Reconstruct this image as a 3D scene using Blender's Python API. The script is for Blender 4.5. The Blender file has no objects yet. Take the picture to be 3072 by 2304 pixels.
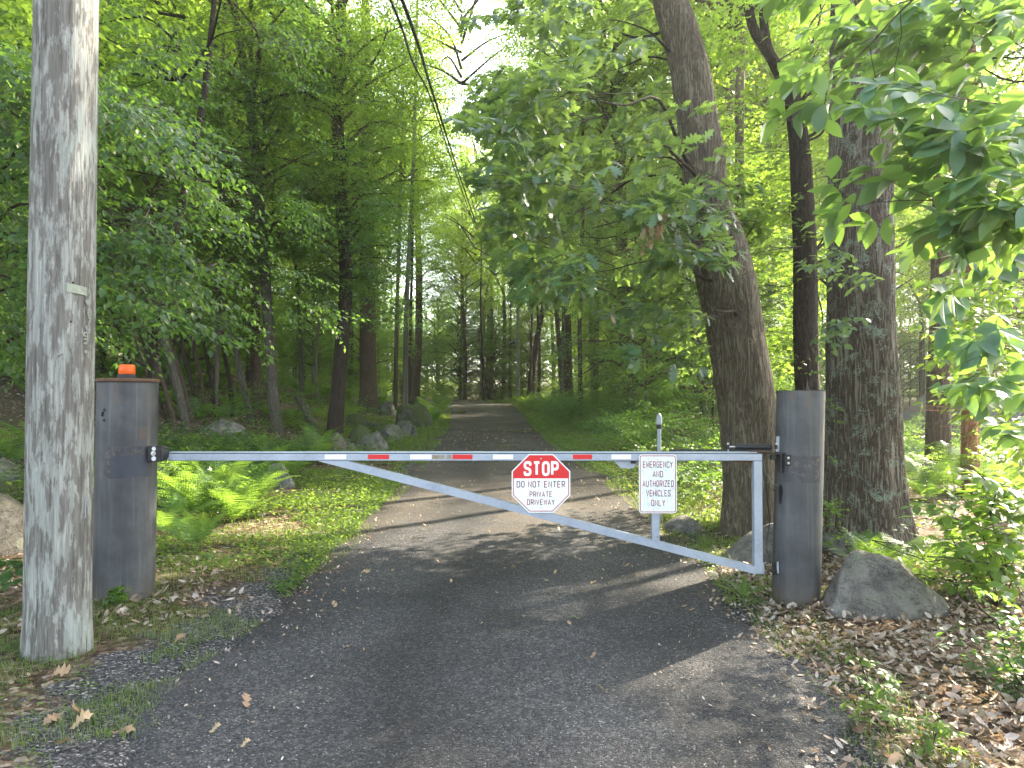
import bpy, bmesh, math, random
import numpy as np
from mathutils import Vector, Matrix
PI = math.pi
SC = bpy.context.scene
COL = SC.collection

# ------------------------------------------------------------------ camera
CAM = np.array([0.0, 0.0, 1.6]); F = 2130.0; PITCH = math.atan(48/2130.0)
cd = bpy.data.cameras.new('camera'); cam = bpy.data.objects.new('camera', cd); COL.objects.link(cam)
cam.location = CAM; cam.rotation_euler = (PI/2 + PITCH, 0, 0)
cd.sensor_width = 36; cd.lens = 36*F/3072; cd.clip_start = .05; cd.clip_end = 3000
SC.camera = cam

# ------------------------------------------------------------------ light
SUN_EL = math.radians(34); SUN_AZ = math.radians(50)          # azimuth clockwise from +Y
world = bpy.data.worlds.new('World'); SC.world = world; world.use_nodes = True
wn = world.node_tree.nodes; wl = world.node_tree.links
bg = wn['Background']; sky = wn.new('ShaderNodeTexSky'); sky.sky_type = 'NISHITA'; sky.sun_disc = False
sky.sun_elevation = SUN_EL; sky.sun_rotation = SUN_AZ; sky.air_density = 1.0; sky.dust_density = 2.5; sky.ozone_density = 1.0
hs = wn.new('ShaderNodeHueSaturation'); hs.inputs['Saturation'].default_value = .55; wl.new(sky.outputs[0], hs.inputs['Color']); wl.new(hs.outputs[0], bg.inputs[0]); bg.inputs[1].default_value = 0.15
sl = bpy.data.lights.new('sun', 'SUN'); so = bpy.data.objects.new('sun', sl); COL.objects.link(so)
sl.energy = 5.0; sl.angle = math.radians(0.53); sl.color = (1.0, .87, .68)
sdir = Vector((math.sin(SUN_AZ)*math.cos(SUN_EL), math.cos(SUN_AZ)*math.cos(SUN_EL), math.sin(SUN_EL)))
so.rotation_euler = sdir.to_track_quat('Z', 'Y').to_euler(); so.location = (20, 20, 30)
vs = SC.view_settings; SC.display_settings.display_device = 'sRGB'
vs.view_transform = 'Standard'; vs.look = 'None'; vs.exposure = 2.75; vs.gamma = 1; vs.use_curve_mapping = False
cy = SC.cycles
cy.max_bounces = 7; cy.diffuse_bounces = 4; cy.glossy_bounces = 3; cy.transmission_bounces = 6; cy.transparent_max_bounces = 4
cy.sample_clamp_indirect = 6; cy.use_denoising = True
try: cy.denoiser = 'OPENIMAGEDENOISE'
except Exception: pass
cy.use_adaptive_sampling = True; cy.adaptive_threshold = .008
cy.caustics_reflective = False; cy.caustics_refractive = False

# ------------------------------------------------------------------ maths
def ray(px, py):
    u = (px-1536)/F; v = (1152-py)/F; c, s = math.cos(PITCH), math.sin(PITCH)
    return np.array([u, c - v*s, s + v*c])
def P(px, py, Y):
    d = ray(px, py); return CAM + d*(Y/d[1])
_ZY = [-60, 0, 8, 13, 18, 24, 32, 46, 60, 80, 120, 300, 3000]; _ZZ = [0, 0, 0, .10, .28, .49, .83, 1.2, 1.45, 1.9, 3.0, 9, 60]
def zbase(Y): return np.interp(Y, _ZY, _ZZ)
_L = [(-40,-2.2),(2.0,-1.75),(3.1,-1.62),(3.7,-1.92),(4.2,-2.0),(4.7,-1.9),(5.3,-1.86),(6.0,-1.88),(7.2,-1.9),(9.5,-1.95),(14,-2.0),(18,-2.2),(24,-2.42),(32,-2.85),(40,-3.6),(46,-4.3),(54,-6.5),(58,-9.5),(62,-16),(66,-30)]
_R = [(-40,2.2),(2.0,1.6),(3.1,1.55),(3.7,1.66),(4.2,1.72),(5.0,1.75),(5.8,1.8),(7.2,1.95),(9.5,2.0),(14,1.78),(18,1.4),(24,1.05),(32,.72),(46,.25),(54,-.6),(60,-2.6),(64,-7),(67,-14),(70,-30)]
def road_l(Y): return np.interp(Y, [a for a,_ in _L], [b for _,b in _L])
def road_r(Y): return np.interp(Y, [a for a,_ in _R], [b for _,b in _R])
def sstep(a, b, x): t = np.clip((x-a)/(b-a), 0, 1); return t*t*(3-2*t)
def _h(ix, iy, iz, seed):
    n = (ix.astype(np.int64)*374761393 + iy.astype(np.int64)*668265263 + iz.astype(np.int64)*2147483647 + seed*1274126177) & 0xffffffff
    n = ((n ^ (n >> 13))*1103515245) & 0xffffffff; n = ((n ^ (n >> 15))*2246822519) & 0xffffffff
    return ((n ^ (n >> 16)) & 0xffffff)/float(0xffffff)
def vn(x, y, z=0.0, seed=0):
    x, y, z = np.broadcast_arrays(np.asarray(x, float), np.asarray(y, float), np.asarray(z, float))
    ix, iy, iz = np.floor(x), np.floor(y), np.floor(z); fx, fy, fz = x-ix, y-iy, z-iz
    fx, fy, fz = fx*fx*(3-2*fx), fy*fy*(3-2*fy), fz*fz*(3-2*fz); r = 0
    for a in (0, 1):
        for b in (0, 1):
            for c in (0, 1):
                r = r + _h(ix+a, iy+b, iz+c, seed)*(fx if a else 1-fx)*(fy if b else 1-fy)*(fz if c else 1-fz)
    return r*2-1
def fbm(x, y, z=0.0, seed=0, o=4):
    r = 0; a = .5
    for i in range(o):
        r = r + a*vn(np.asarray(x)*2**i, np.asarray(y)*2**i, np.asarray(z)*2**i, seed+i*17); a *= .5
    return r
def ground(x, y):
    x = np.asarray(x, float); y = np.asarray(y, float)
    zb = zbase(y); l, r = road_l(y), road_r(y)
    dl = np.maximum(0, l - x); dr = np.maximum(0, x - r)
    far = sstep(7.5, 14, y)
    z = zb*(1 - sstep(5, 14, dr)*(1-sstep(45, 90, y)))
    z = z + far*.17*np.maximum(0, dl-2.2)*(1-sstep(60, 200, dl)*.7)
    z = z + .0*dr
    side = sstep(.1, 1.2, dl+dr)
    z = z + side*(.05*fbm(x*.9, y*.9, 3, 5) + .05) + side*sstep(2, 8, dl+dr)*.22*fbm(x*.22, y*.22, 0, 9) - .0
    edge = sstep(0, .25, dl+dr)
    z = z + edge*.02*fbm(x*4, y*4, 0, 21, 3)
    # the drive is a shallow crown with two worn tracks
    c = (l+r)/2; w = (r-l)/2; t = np.abs((x-c)/w)
    z = z - (1-sstep(.97, 1.12, t))*.012
    return z
def hit(px, py, dz=0.0):
    d = ray(px, py); t = 1.5
    while t < 400:
        p = CAM + d*t
        if p[2] <= float(ground(p[0], p[1])) + dz:
            lo, hi = t/1.02, t
            for _ in range(20):
                m = (lo+hi)/2; q = CAM+d*m
                if q[2] <= float(ground(q[0], q[1])) + dz: hi = m
                else: lo = m
            return CAM + d*hi
        t *= 1.02
    return CAM + d*60
def rs(seed): return np.random.RandomState(seed)

# ------------------------------------------------------------------ mesh helpers
def new_mesh(name, V, tris=None, quads=None, faces=None, smooth=False):
    me = bpy.data.meshes.new(name)
    if faces is not None:
        me.from_pydata([tuple(map(float, v)) for v in V], [], faces)
    else:
        V = np.asarray(V, np.float32).reshape(-1, 3)
        me.vertices.add(len(V)); me.vertices.foreach_set('co', V.ravel())
        n = 0; idx = []; tot = []
        if quads is not None and len(quads): idx.append(np.asarray(quads).ravel()); tot.append(np.full(len(quads), 4))
        if tris is not None and len(tris): idx.append(np.asarray(tris).ravel()); tot.append(np.full(len(tris), 3))
        idx = np.concatenate(idx).astype(np.int32); tot = np.concatenate(tot).astype(np.int32)
        me.loops.add(len(idx)); me.loops.foreach_set('vertex_index', idx)
        me.polygons.add(len(tot)); st = np.concatenate([[0], np.cumsum(tot)[:-1]]).astype(np.int32)
        me.polygons.foreach_set('loop_start', st); me.polygons.foreach_set('loop_total', tot)
        me.update(calc_edges=True)
    if smooth: me.polygons.foreach_set('use_smooth', np.ones(len(me.polygons), bool))
    me.validate() if faces is not None else None
    return me
def obj(name, me, mat=None, parent=None, loc=None):
    o = bpy.data.objects.new(name, me); COL.objects.link(o)
    if mat is not None and me is not None and len(me.materials) == 0: me.materials.append(mat)
    if parent is not None: o.parent = parent
    if loc is not None: o.location = loc
    return o
def thing(name, label, cat, loc=(0,0,0), group=None, rotz=0):
    o = bpy.data.objects.new(name, None); COL.objects.link(o); o.empty_display_size = .1
    o.location = loc; o.rotation_euler = (0,0,rotz); return tag(o, label, cat, group)
def tag(o, label, cat, group=None):
    o['label'] = label; o['category'] = cat
    if group: o['group'] = group
    return o
def kind(o, k): o['kind'] = k; return o
class MB:                                                       # collects shapes into one mesh
    def __init__(s): s.v = []; s.f = []
    def add(s, V, Fc):
        n = len(s.v); s.v += [tuple(map(float, v)) for v in V]; s.f += [tuple(i+n for i in f) for f in Fc]; return s
    def box(s, c, d, R=None, b=0.0):
        x, y, z = [k/2 for k in d]; c = np.array(c, float)
        if b > 0:                                               # chamfered along all edges
            vs_ = []
            for sx in (-1,1):
                for sy in (-1,1):
                    for sz in (-1,1):
                        vs_ += [(sx*(x-b), sy*(y-b), sz*z), (sx*(x-b), sy*y, sz*(z-b)), (sx*x, sy*(y-b), sz*(z-b))]
            bm = bmesh.new(); [bm.verts.new(q) for q in vs_]; bmesh.ops.convex_hull(bm, input=bm.verts)
            bm.verts.index_update(); V = [np.array(q.co) for q in bm.verts]; Fc = [[q.index for q in f.verts] for f in bm.faces]; bm.free()
        else:
            V = [np.array((sx*x, sy*y, sz*z)) for sx in (-1,1) for sy in (-1,1) for sz in (-1,1)]
            Fc = [(0,1,3,2),(4,6,7,5),(0,4,5,1),(2,3,7,6),(0,2,6,4),(1,5,7,3)]
        if R is not None: V = [R @ v for v in V]
        return s.add([v+c for v in V], Fc)
    def bar(s, a, b, w, h, up=(0,0,1), bev=0.0):                # square bar a->b; w across, h along up
        a = np.array(a, float); b = np.array(b, float); d = b-a; L = np.linalg.norm(d); d /= L
        u = np.array(up, float); u -= d*np.dot(u, d); u /= np.linalg.norm(u); sd = np.cross(u, d)
        R = np.stack([d, -sd, u], 1) if np.linalg.det(np.stack([d, -sd, u], 1)) > 0 else np.stack([d, sd, u], 1)
        return s.box((a+b)/2, (L, w, h), R, bev)
    def tube(s, pts, rad, n=12, cap=True):
        V, Fc = tube_arrays(pts, rad, n, cap); return s.add(V, Fc)
    def prism(s, pl, y0, y1):                                   # outline in x,z extruded along y
        n = len(pl); V = [(x, y0, z) for x, z in pl] + [(x, y1, z) for x, z in pl]
        return s.add(V, [tuple(range(n)), tuple(range(2*n-1, n-1, -1))] + [(i, i+n, (i+1) % n+n, (i+1) % n) for i in range(n)])
    def build(s, name, mat, parent=None, smooth=False, auto=None, loc=None):
        me = new_mesh(name, s.v, faces=s.f); bm = bmesh.new(); bm.from_mesh(me); bmesh.ops.recalc_face_normals(bm, faces=bm.faces); bm.to_mesh(me); bm.free()
        if smooth or auto: me.polygons.foreach_set('use_smooth', np.ones(len(me.polygons), bool))
        if auto: me.set_sharp_from_angle(angle=math.radians(auto))
        return obj(name, me, mat, parent, loc)
def frames(pts):
    pts = np.asarray(pts, float); T = np.gradient(pts, axis=0); T /= np.maximum(np.linalg.norm(T, axis=1, keepdims=True), 1e-9)
    up = np.array([0, 0, 1.0]) if abs(T[0][2]) < .9 else np.array([0, 1.0, 0]); U = []
    u = np.cross(up, T[0]); u /= np.linalg.norm(u)
    for t in T:
        u = u - t*np.dot(u, t); u /= np.linalg.norm(u); U.append(u.copy())
    U = np.array(U); return T, U, np.cross(T, U)
def tube_arrays(pts, rad, n=12, cap=True):
    pts = np.asarray(pts, float); m = len(pts); rad = np.broadcast_to(np.asarray(rad, float), (m,)); T, U, W = frames(pts)
    a = np.arange(n)*2*PI/n
    V = (pts[:,None] + rad[:,None,None]*(np.cos(a)[None,:,None]*U[:,None] + np.sin(a)[None,:,None]*W[:,None])).reshape(-1, 3)
    Fc = [(i*n+j, i*n+(j+1) % n, (i+1)*n+(j+1) % n, (i+1)*n+j) for i in range(m-1) for j in range(n)]
    if cap: Fc += [tuple(range(n-1, -1, -1)), tuple((m-1)*n+j for j in range(n))]
    return [tuple(v) for v in V], Fc
def tubes_np(segs):
    """segs: list of (pts, radii, n) -> V, quads for many open tubes"""
    Vs, Qs, off = [], [], 0
    for pts, rad, n in segs:
        pts = np.asarray(pts, float); m = len(pts); rad = np.broadcast_to(np.asarray(rad, float), (m,)); T, U, W = frames(pts); a = np.arange(n)*2*PI/n
        Vs.append((pts[:,None] + rad[:,None,None]*(np.cos(a)[None,:,None]*U[:,None] + np.sin(a)[None,:,None]*W[:,None])).reshape(-1, 3))
        i, j = np.meshgrid(np.arange(m-1), np.arange(n), indexing='ij'); j2 = (j+1) % n
        Qs.append(np.stack([i*n+j, i*n+j2, (i+1)*n+j2, (i+1)*n+j], -1).reshape(-1, 4)+off); off += m*n
    return np.concatenate(Vs), np.concatenate(Qs)
def smooth_path(pts, n):
    pts = np.asarray(pts, float); k = len(pts)
    if k < 3: t = np.linspace(0, 1, n)[:,None]; return pts[0]*(1-t)+pts[-1]*t
    d = np.concatenate([[0], np.cumsum(np.linalg.norm(np.diff(pts[:, :3], axis=0), axis=1))]); s = np.linspace(0, d[-1], n)
    m = np.zeros_like(pts); m[1:-1] = (pts[2:]-pts[:-2])/(d[2:]-d[:-2])[:,None]; m[0] = (pts[1]-pts[0])/(d[1]-d[0]); m[-1] = (pts[-1]-pts[-2])/(d[-1]-d[-2])
    i = np.clip(np.searchsorted(d, s, 'right')-1, 0, k-2); h = (d[i+1]-d[i])[:,None]; t = ((s-d[i])[:,None])/h
    return (2*t**3-3*t**2+1)*pts[i] + (t**3-2*t**2+t)*h*m[i] + (-2*t**3+3*t**2)*pts[i+1] + (t**3-t**2)*h*m[i+1]

# ------------------------------------------------------------------ materials
def mat(name):
    m = bpy.data.materials.new(name); m.use_nodes = True; nt = m.node_tree; nt.nodes.clear()
    return m, NT(nt)
class NT:
    def __init__(s, nt): s.t = nt; s.out = s.n('OutputMaterial')
    def n(s, ty, **k):
        q = s.t.nodes.new('ShaderNode'+ty)
        for a, b in k.items():
            if a.startswith('i_'): s.set(q, a[2:], b)
            else: setattr(q, a, b)
        return q
    def set(s, q, i, v):
        i = int(i) if str(i).isdigit() else i.replace('_', ' ')
        if hasattr(v, 'is_linked') or hasattr(v, 'links'): s.t.links.new(v, q.inputs[i])
        else: q.inputs[i].default_value = v
    def link(s, a, b): s.t.links.new(a, b)
    def coord(s, scale=(1,1,1), which='Object'):
        c = s.n('TexCoord'); m = s.n('Mapping'); s.link(c.outputs[which], m.inputs[0]); m.inputs['Scale'].default_value = scale; return m.outputs[0]
    def noise(s, v, scale, detail=4, rough=.55, dist=0.0):
        q = s.n('TexNoise'); s.link(v, q.inputs['Vector']); q.inputs['Scale'].default_value = scale; q.inputs['Detail'].default_value = detail; q.inputs['Roughness'].default_value = rough; q.inputs['Distortion'].default_value = dist; return q.outputs['Fac']
    def vor(s, v, scale, feature='F1', out='Distance', rnd=1.0):
        q = s.n('TexVoronoi', feature=feature); s.link(v, q.inputs['Vector']); q.inputs['Scale'].default_value = scale; q.inputs['Randomness'].default_value = rnd; return q.outputs[out]
    def ramp(s, f, stops, interp='LINEAR'):
        q = s.n('ValToRGB'); s.link(f, q.inputs[0]); r = q.color_ramp; r.interpolation = interp
        while len(r.elements) < len(stops): r.elements.new(.5)
        for e, (p, c) in zip(r.elements, stops):
            e.position = p; e.color = (*c, 1) if hasattr(c, '__len__') else (c, c, c, 1)
        return q.outputs[0]
    def mix(s, f, a, b, mode='MIX'):
        q = s.n('Mix', data_type='RGBA', blend_type=mode); ins = [i for i in q.inputs if i.type == 'RGBA']
        for i, v in ((q.inputs[0], f), (ins[0], a), (ins[1], b)):
            if hasattr(v, 'links'): s.link(v, i)
            else: i.default_value = (*v, 1) if hasattr(v, '__len__') and len(v) == 3 else v
        return [o for o in q.outputs if o.type == 'RGBA'][0]
    def math(s, op, a, b=0.0, clamp=False):
        q = s.n('Math', operation=op, use_clamp=clamp)
        for i, v in ((0, a), (1, b)):
            if hasattr(v, 'links'): s.link(v, q.inputs[i])
            else: q.inputs[i].default_value = v
        return q.outputs[0]
    def bump(s, h, strength=.5, dist=.01, normal=None):
        q = s.n('Bump'); s.link(h, q.inputs['Height']); q.inputs['Strength'].default_value = strength; q.inputs['Distance'].default_value = dist
        if normal is not None: s.link(normal, q.inputs['Normal'])
        return q.outputs[0]
    def bsdf(s, col, rough=.6, normal=None, metal=0.0, spec=.5, out=True, coat=0.0):
        q = s.n('BsdfPrincipled')
        for k, v in (('Base Color', col), ('Roughness', rough), ('Metallic', metal), ('Specular IOR Level', spec), ('Coat Weight', coat)):
            if hasattr(v, 'links'): s.link(v, q.inputs[k])
            else: q.inputs[k].default_value = (*v, 1) if hasattr(v, '__len__') and len(v) == 3 else v
        if normal is not None: s.link(normal, q.inputs['Normal'])
        if out: s.link(q.outputs[0], s.out.inputs[0])
        return q.outputs[0]
def leaf_mat(name, cols, trans, rough=.45, spec=.45, tw=.45, vein=None):
    m, t = mat(name); g = t.n('NewGeometry'); oi = t.n('ObjectInfo')
    r = g.outputs['Random Per Island']
    c = t.ramp(r, [(i/(len(cols)-1), k) for i, k in enumerate(cols)])
    c = t.mix(t.ramp(t.noise(t.coord(), 38, 3, .6), [(.35, 0.0), (.7, .35)]), c, tuple(k*.6 for k in cols[0]))
    c2 = t.n('HueSaturation'); t.link(c, c2.inputs['Color'])
    t.link(t.math('ADD', t.math('MULTIPLY', oi.outputs['Random'], .03), .485), c2.inputs['Hue'])
    t.link(t.math('ADD', t.math('MULTIPLY', oi.outputs['Random'], .4), .8), c2.inputs['Value'])
    col = t.mix(t.n('NewGeometry').outputs['Backfacing'], c2.outputs[0], t.mix(.35, c2.outputs[0], (.16,.22,.12)))
    b = t.bsdf(col, rough, spec=spec, out=False)
    tr = t.n('BsdfTranslucent'); tc = t.ramp(r, [(0, tuple(k*.8 for k in trans)), (1, tuple(min(1, k*1.2) for k in trans))]); t.link(tc, tr.inputs[0])
    mx = t.n('MixShader'); mx.inputs[0].default_value = tw; t.link(b, mx.inputs[1]); t.link(tr.outputs[0], mx.inputs[2]); t.link(mx.outputs[0], t.out.inputs[0])
    return m
def bark_mat(name, dark, mid, light, lichen=None, lich=.5, scale=1.0, furrow=.6):
    m, t = mat(name); v = t.coord((1,1,.24)); v1 = t.coord()
    va = t.coord((1,1,.11)); n1 = t.noise(va, 20*scale, 4, .6, 1.4); fine = t.noise(v1, 46*scale, 6, .8); n2 = t.noise(v, 24*scale, 6, .75, .6)
    rid = t.math('MINIMUM', t.math('MULTIPLY', t.math('ABSOLUTE', t.math('SUBTRACT', n1, .5)), 9.0), 1.0)
    h = t.math('ADD', t.math('MULTIPLY', rid, furrow*.6), t.math('ADD', t.math('MULTIPLY', n2, .45), t.math('MULTIPLY', fine, .3)))
    c = t.ramp(h, [(.28, dark), (.55, mid), (.92, light)])
    if lichen is not None:
        ln = t.noise(v1, 7*scale, 6, .7, .6); ls = t.noise(v1, 60*scale, 3, .7)
        f = t.ramp(t.math('MULTIPLY', ln, t.math('ADD', ls, .45)), [(lich, 0.0), (lich+.07, 1.0)])
        c = t.mix(f, c, lichen)
    big = t.noise(v1, 1.3, 3); c = t.mix(t.ramp(big, [(.3, 0.0), (.75, .55)]), c, tuple(k*.55 for k in mid))
    t.bsdf(c, .9, t.bump(h, 1.0, .04), spec=.2); return m
M = {}
def simple(name, col, rough=.5, metal=0.0, spec=.5, var=.15, scale=20, bump=.0, coat=0.0):
    m, t = mat(name); v = t.coord(); n = t.noise(v, scale, 5, .6)
    c = t.mix(n, tuple(k*(1-var) for k in col), tuple(min(1, k*(1+var)) for k in col))
    t.bsdf(c, rough, t.bump(n, bump, .004) if bump else None, metal, spec, coat=coat); return m
# gravel and chip-seal drive
m, t = mat('drive_gravel'); v = t.coord()
big = t.noise(v, .55, 5, .6, .3); mid = t.noise(v, 2.6, 5, .65); fine = t.noise(v, 90, 3, .7)
cell = t.vor(v, 120, out='Color'); cd_ = t.vor(v, 120); cell2 = t.vor(v, 42, out='Color'); cd2 = t.vor(v, 42)
sep = t.n('SeparateColor'); t.link(cell, sep.inputs[0]); sep2 = t.n('SeparateColor'); t.link(cell2, sep2.inputs[0])
stone = t.ramp(sep.outputs[0], [(0, (.026,.026,.028)), (.45, (.05,.05,.053)), (.8, (.082,.083,.087)), (.955, (.13,.128,.125)), (1, (.34,.32,.3))])
g = t.mix(t.ramp(sep2.outputs[1], [(.86, 0.0), (.9, .75)]), stone, (.12,.118,.115))
sp = t.n('SeparateXYZ'); t.link(v, sp.inputs[0])
yb = t.n('MapRange', i_1=7.0, i_2=14.0); t.link(sp.outputs[1], yb.inputs[0])
dirtc = t.ramp(t.noise(v, 45, 4, .7), [(.3, (.045,.037,.030)), (.55, (.095,.08,.064)), (.75, (.18,.152,.12))])
df = t.math('ADD', t.math('MULTIPLY', big, 1.1), t.math('MULTIPLY', mid, .5))
att = t.n('Attribute', attribute_name='dirt')
dirt = t.math('MULTIPLY', t.ramp(t.math('ADD', df, t.math('SUBTRACT', att.outputs['Fac'], .55)), [(.55, 0.0), (.85, 1.0)]), .85)
c = t.mix(dirt, g, dirtc)
wear = t.ramp(t.noise(v, .8, 4, .5, .4), [(.38, .62), (.62, 1.0)]); c = t.mix(1.0, c, wear, 'MULTIPLY')
trk = t.n('Attribute', attribute_name='track'); c = t.mix(1.0, c, t.ramp(t.math('ADD', trk.outputs['Fac'], t.math('MULTIPLY', t.math('SUBTRACT', t.noise(v, 1.7, 5, .6), .5), .5)), [(0, .68), (.5, 1.0), (1, 1.5)]), 'MULTIPLY')
hh = t.math('ADD', t.math('MULTIPLY', cd_, -1.0), t.math('MULTIPLY', fine, .4)); hh = t.math('ADD', hh, t.math('MULTIPLY', cd2, -.6))
wet = t.ramp(t.noise(v, .9, 3, .5), [(.60, .85), (.70, .6)])
t.bsdf(c, wet, t.bump(hh, 1.0, .018), spec=.35); M['road'] = m
# soil under the wood: brown litter, humus
m, t = mat('forest_soil'); v = t.coord()
lit = t.vor(v, 26, out='Color'); s_ = t.n('SeparateColor'); t.link(lit, s_.inputs[0]); ld = t.vor(v, 26)
c = t.ramp(s_.outputs[0], [(0, (.03,.02,.013)), (.35, (.075,.048,.03)), (.7, (.16,.105,.065)), (.9, (.28,.21,.15)), (1, (.36,.3,.24))])
c = t.mix(t.ramp(t.noise(v, 1.1, 5, .6), [(.35, 0.0), (.6, .6)]), c, (.035,.03,.02))
gr = t.ramp(t.noise(v, 3.0, 5, .6), [(.5, 0.0), (.62, .55)])
at = t.n('Attribute', attribute_name='green'); c = t.mix(t.math('MULTIPLY', gr, at.outputs['Fac']), c, (.045,.075,.018))
# gravel thrown onto the verge close to the drive
ae = t.n('Attribute', attribute_name='edge')
gv = t.vor(v, 80, out='Color'); s3 = t.n('SeparateColor'); t.link(gv, s3.inputs[0])
gcol = t.ramp(s3.outputs[0], [(0, (.02,.02,.021)), (.6, (.055,.054,.055)), (.9, (.13,.125,.12)), (1, (.33,.31,.29))])
ef = t.ramp(t.math('ADD', ae.outputs['Fac'], t.math('MULTIPLY', t.math('SUBTRACT', t.noise(v, 4, 5, .6), .5), 1.2)), [(.45, 0.0), (.62, 1.0)])
c = t.mix(ef, c, gcol)
t.bsdf(c, .95, t.bump(t.math('ADD', t.math('MULTIPLY', ld, -1.0), t.noise(v, 60, 4)), .8, .02), spec=.15); M['soil'] = m
# rocks
def rock_mat(name, a, b, lich, moss=.0):
    m, t = mat(name); v = t.coord(); n = t.noise(v, 5, 8, .65); f = t.noise(v, 55, 4, .75); sp_ = t.vor(v, 140, out='Color'); q = t.n('SeparateColor'); t.link(sp_, q.inputs[0])
    c = t.mix(t.ramp(n, [(.38, 0.0), (.60, 1.0)]), tuple(k*.62 for k in a), b); ck = t.noise(t.coord((1,1,2.2)), 2.4, 6, .6, 1.2); c = t.mix(t.ramp(t.math('ABSOLUTE', t.math('SUBTRACT', ck, .5)), [(0, .75), (.018, 0.0)]), c, (.03,.03,.026)); c = t.mix(t.math('MULTIPLY', f, .6), c, tuple(k*.45 for k in a))
    c = t.mix(t.ramp(q.outputs[0], [(.88, 0.0), (.95, .25)]), c, tuple(min(1, k*1.4) for k in b))
    l = t.ramp(t.noise(v, 3.4, 7, .7, .5), [(.60, 0.0), (.64, .7)]); c = t.mix(l, c, lich)
    ge = t.n('NewGeometry'); z = t.n('SeparateXYZ'); t.link(ge.outputs['Normal'], z.inputs[0])
    ms = t.math('MULTIPLY', t.ramp(t.math('ADD', t.math('MULTIPLY', z.outputs[2], .35), t.noise(v, 4, 5, .6)), [(.72-.3*moss, 0.0), (.86-.3*moss, 1.0)]), moss)
    c = t.mix(ms, c, (.05,.07,.015))
    t.bsdf(c, .92, t.bump(t.math('ADD', n, t.math('MULTIPLY', f, .4)), 1.0, .06), spec=.25); return m
M['rock'] = rock_mat('grey_granite', (.17,.162,.148), (.31,.295,.265), (.27,.32,.24), .2)
M['rock_moss'] = rock_mat('mossy_granite', (.10,.10,.09), (.20,.195,.17), (.19,.24,.17), .85)
M['rock_row'] = rock_mat('grey_row_granite', (.12,.118,.107), (.27,.262,.24), (.22,.26,.2), .5)
M['rock_warm'] = rock_mat('pinkish_granite', (.14,.125,.105), (.27,.245,.205), (.26,.28,.2), .25)
# painted steel post
m, t = mat('dull_post_steel'); v = t.coord((1,1,.12)); v1 = t.coord()
st = t.noise(v, 14, 6, .65); n = t.noise(v1, 3.2, 6, .6); sp_ = t.noise(v1, 70, 4, .75)
c = t.ramp(t.math('ADD', t.math('MULTIPLY', st, .3), t.math('MULTIPLY', n, .7)), [(.3, (.04,.042,.046)), (.5, (.074,.078,.083)), (.68, (.13,.136,.137))])
c = t.mix(t.ramp(t.math('ADD', t.noise(v1, 2.1, 4, .6), t.math('MULTIPLY', st, .3)), [(.74, 0.0), (.86, .65)]), c, (.16,.09,.045))
c = t.mix(t.ramp(sp_, [(.62, 0.0), (.7, .6)]), c, (.03,.03,.032))
sx = t.n('SeparateXYZ'); t.link(v1, sx.inputs[0]); zz_ = t.math('ADD', sx.outputs[2], t.math('MULTIPLY', t.math('SUBTRACT', n, .5), .5))
c = t.mix(t.ramp(zz_, [(.02, .75), (.22, 0.0)]), c, (.10,.078,.058)); c = t.mix(t.ramp(t.noise(t.coord((1,1,.03)), 30, 4, .6), [(.55, 0.0), (.7, .22)]), c, (.24,.25,.24))
c = t.mix(t.math('MULTIPLY', t.ramp(zz_, [(1.35, 0.0), (1.5, 1.0)]), t.ramp(t.noise(v1, 5, 4, .6), [(.5, 0.0), (.6, .5)])), c, (.17,.10,.06))
t.bsdf(c, t.ramp(n, [(.3, .42), (.7, .65)]), t.bump(sp_, .25, .004), .25, .4); M['post'] = m
M['post_patch'] = None
m, t = mat('dark_paint_patch'); v1 = t.coord(); v = t.coord((1,1,.15))
c = t.mix(t.ramp(t.noise(v1, 28, 5, .75), [(.5, 0.0), (.66, .8)]), (.035,.037,.043), (.15,.115,.09)); c = t.mix(t.ramp(t.noise(v, 20, 4), [(.4, 0.0), (.7, .4)]), c, (.09,.095,.105))
t.bsdf(c, .6, t.bump(t.noise(v1, 40, 4), .3, .003)); M['patch'] = m
M['patch_blue'] = simple('dark_blue_grey_paint', (.04,.047,.062), .55, scale=14, var=.25)
# galvanised gate
m, t = mat('galvanised_steel'); v = t.coord(); v2 = t.coord((1,1,1))
n = t.noise(v, 3, 5, .6); s1 = t.vor(v, 60, out='Color'); q = t.n('SeparateColor'); t.link(s1, q.inputs[0]); sp_ = t.noise(v, 55, 5, .8)
c = t.ramp(n, [(.3, (.25,.30,.37)), (.7, (.40,.45,.52))]); c = t.mix(t.math('MULTIPLY', q.outputs[0], .25), c, (.5,.54,.6))
c = t.mix(t.ramp(sp_, [(.66, 0.0), (.72, .8)]), c, (.09,.08,.075)); c = t.mix(t.ramp(t.noise(v, 5, 4, .6), [(.66, 0.0), (.74, .6)]), c, (.32,.29,.23))
t.bsdf(c, .46, t.bump(sp_, .12, .002), .35, .5); M['galv'] = m
M['galv_top'] = simple('galvanised_strip', (.36,.42,.46), .42, .35, scale=7, var=.2)
M['black_steel'] = simple('black_steel', (.022,.024,.028), .42, .3, scale=30, var=.4)
M['black_rubber'] = simple('black_rubber', (.018,.018,.02), .65)
M['cable'] = simple('black_cable', (.012,.012,.012), .4)
M['chrome'] = simple('zinc_bolt', (.55,.55,.56), .32, .9, scale=60)
M['recess_dark'] = simple('painted_recess_dark', (.006,.006,.006), .9)  # shade inside holes and the beam groove put into the colour
M['rust'] = simple('rusty_steel', (.13,.07,.04), .8, .1, scale=18, var=.5, bump=.4)
M['red'] = simple('reflective_red', (.62,.018,.02), .38, scale=60, var=.1)
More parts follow.
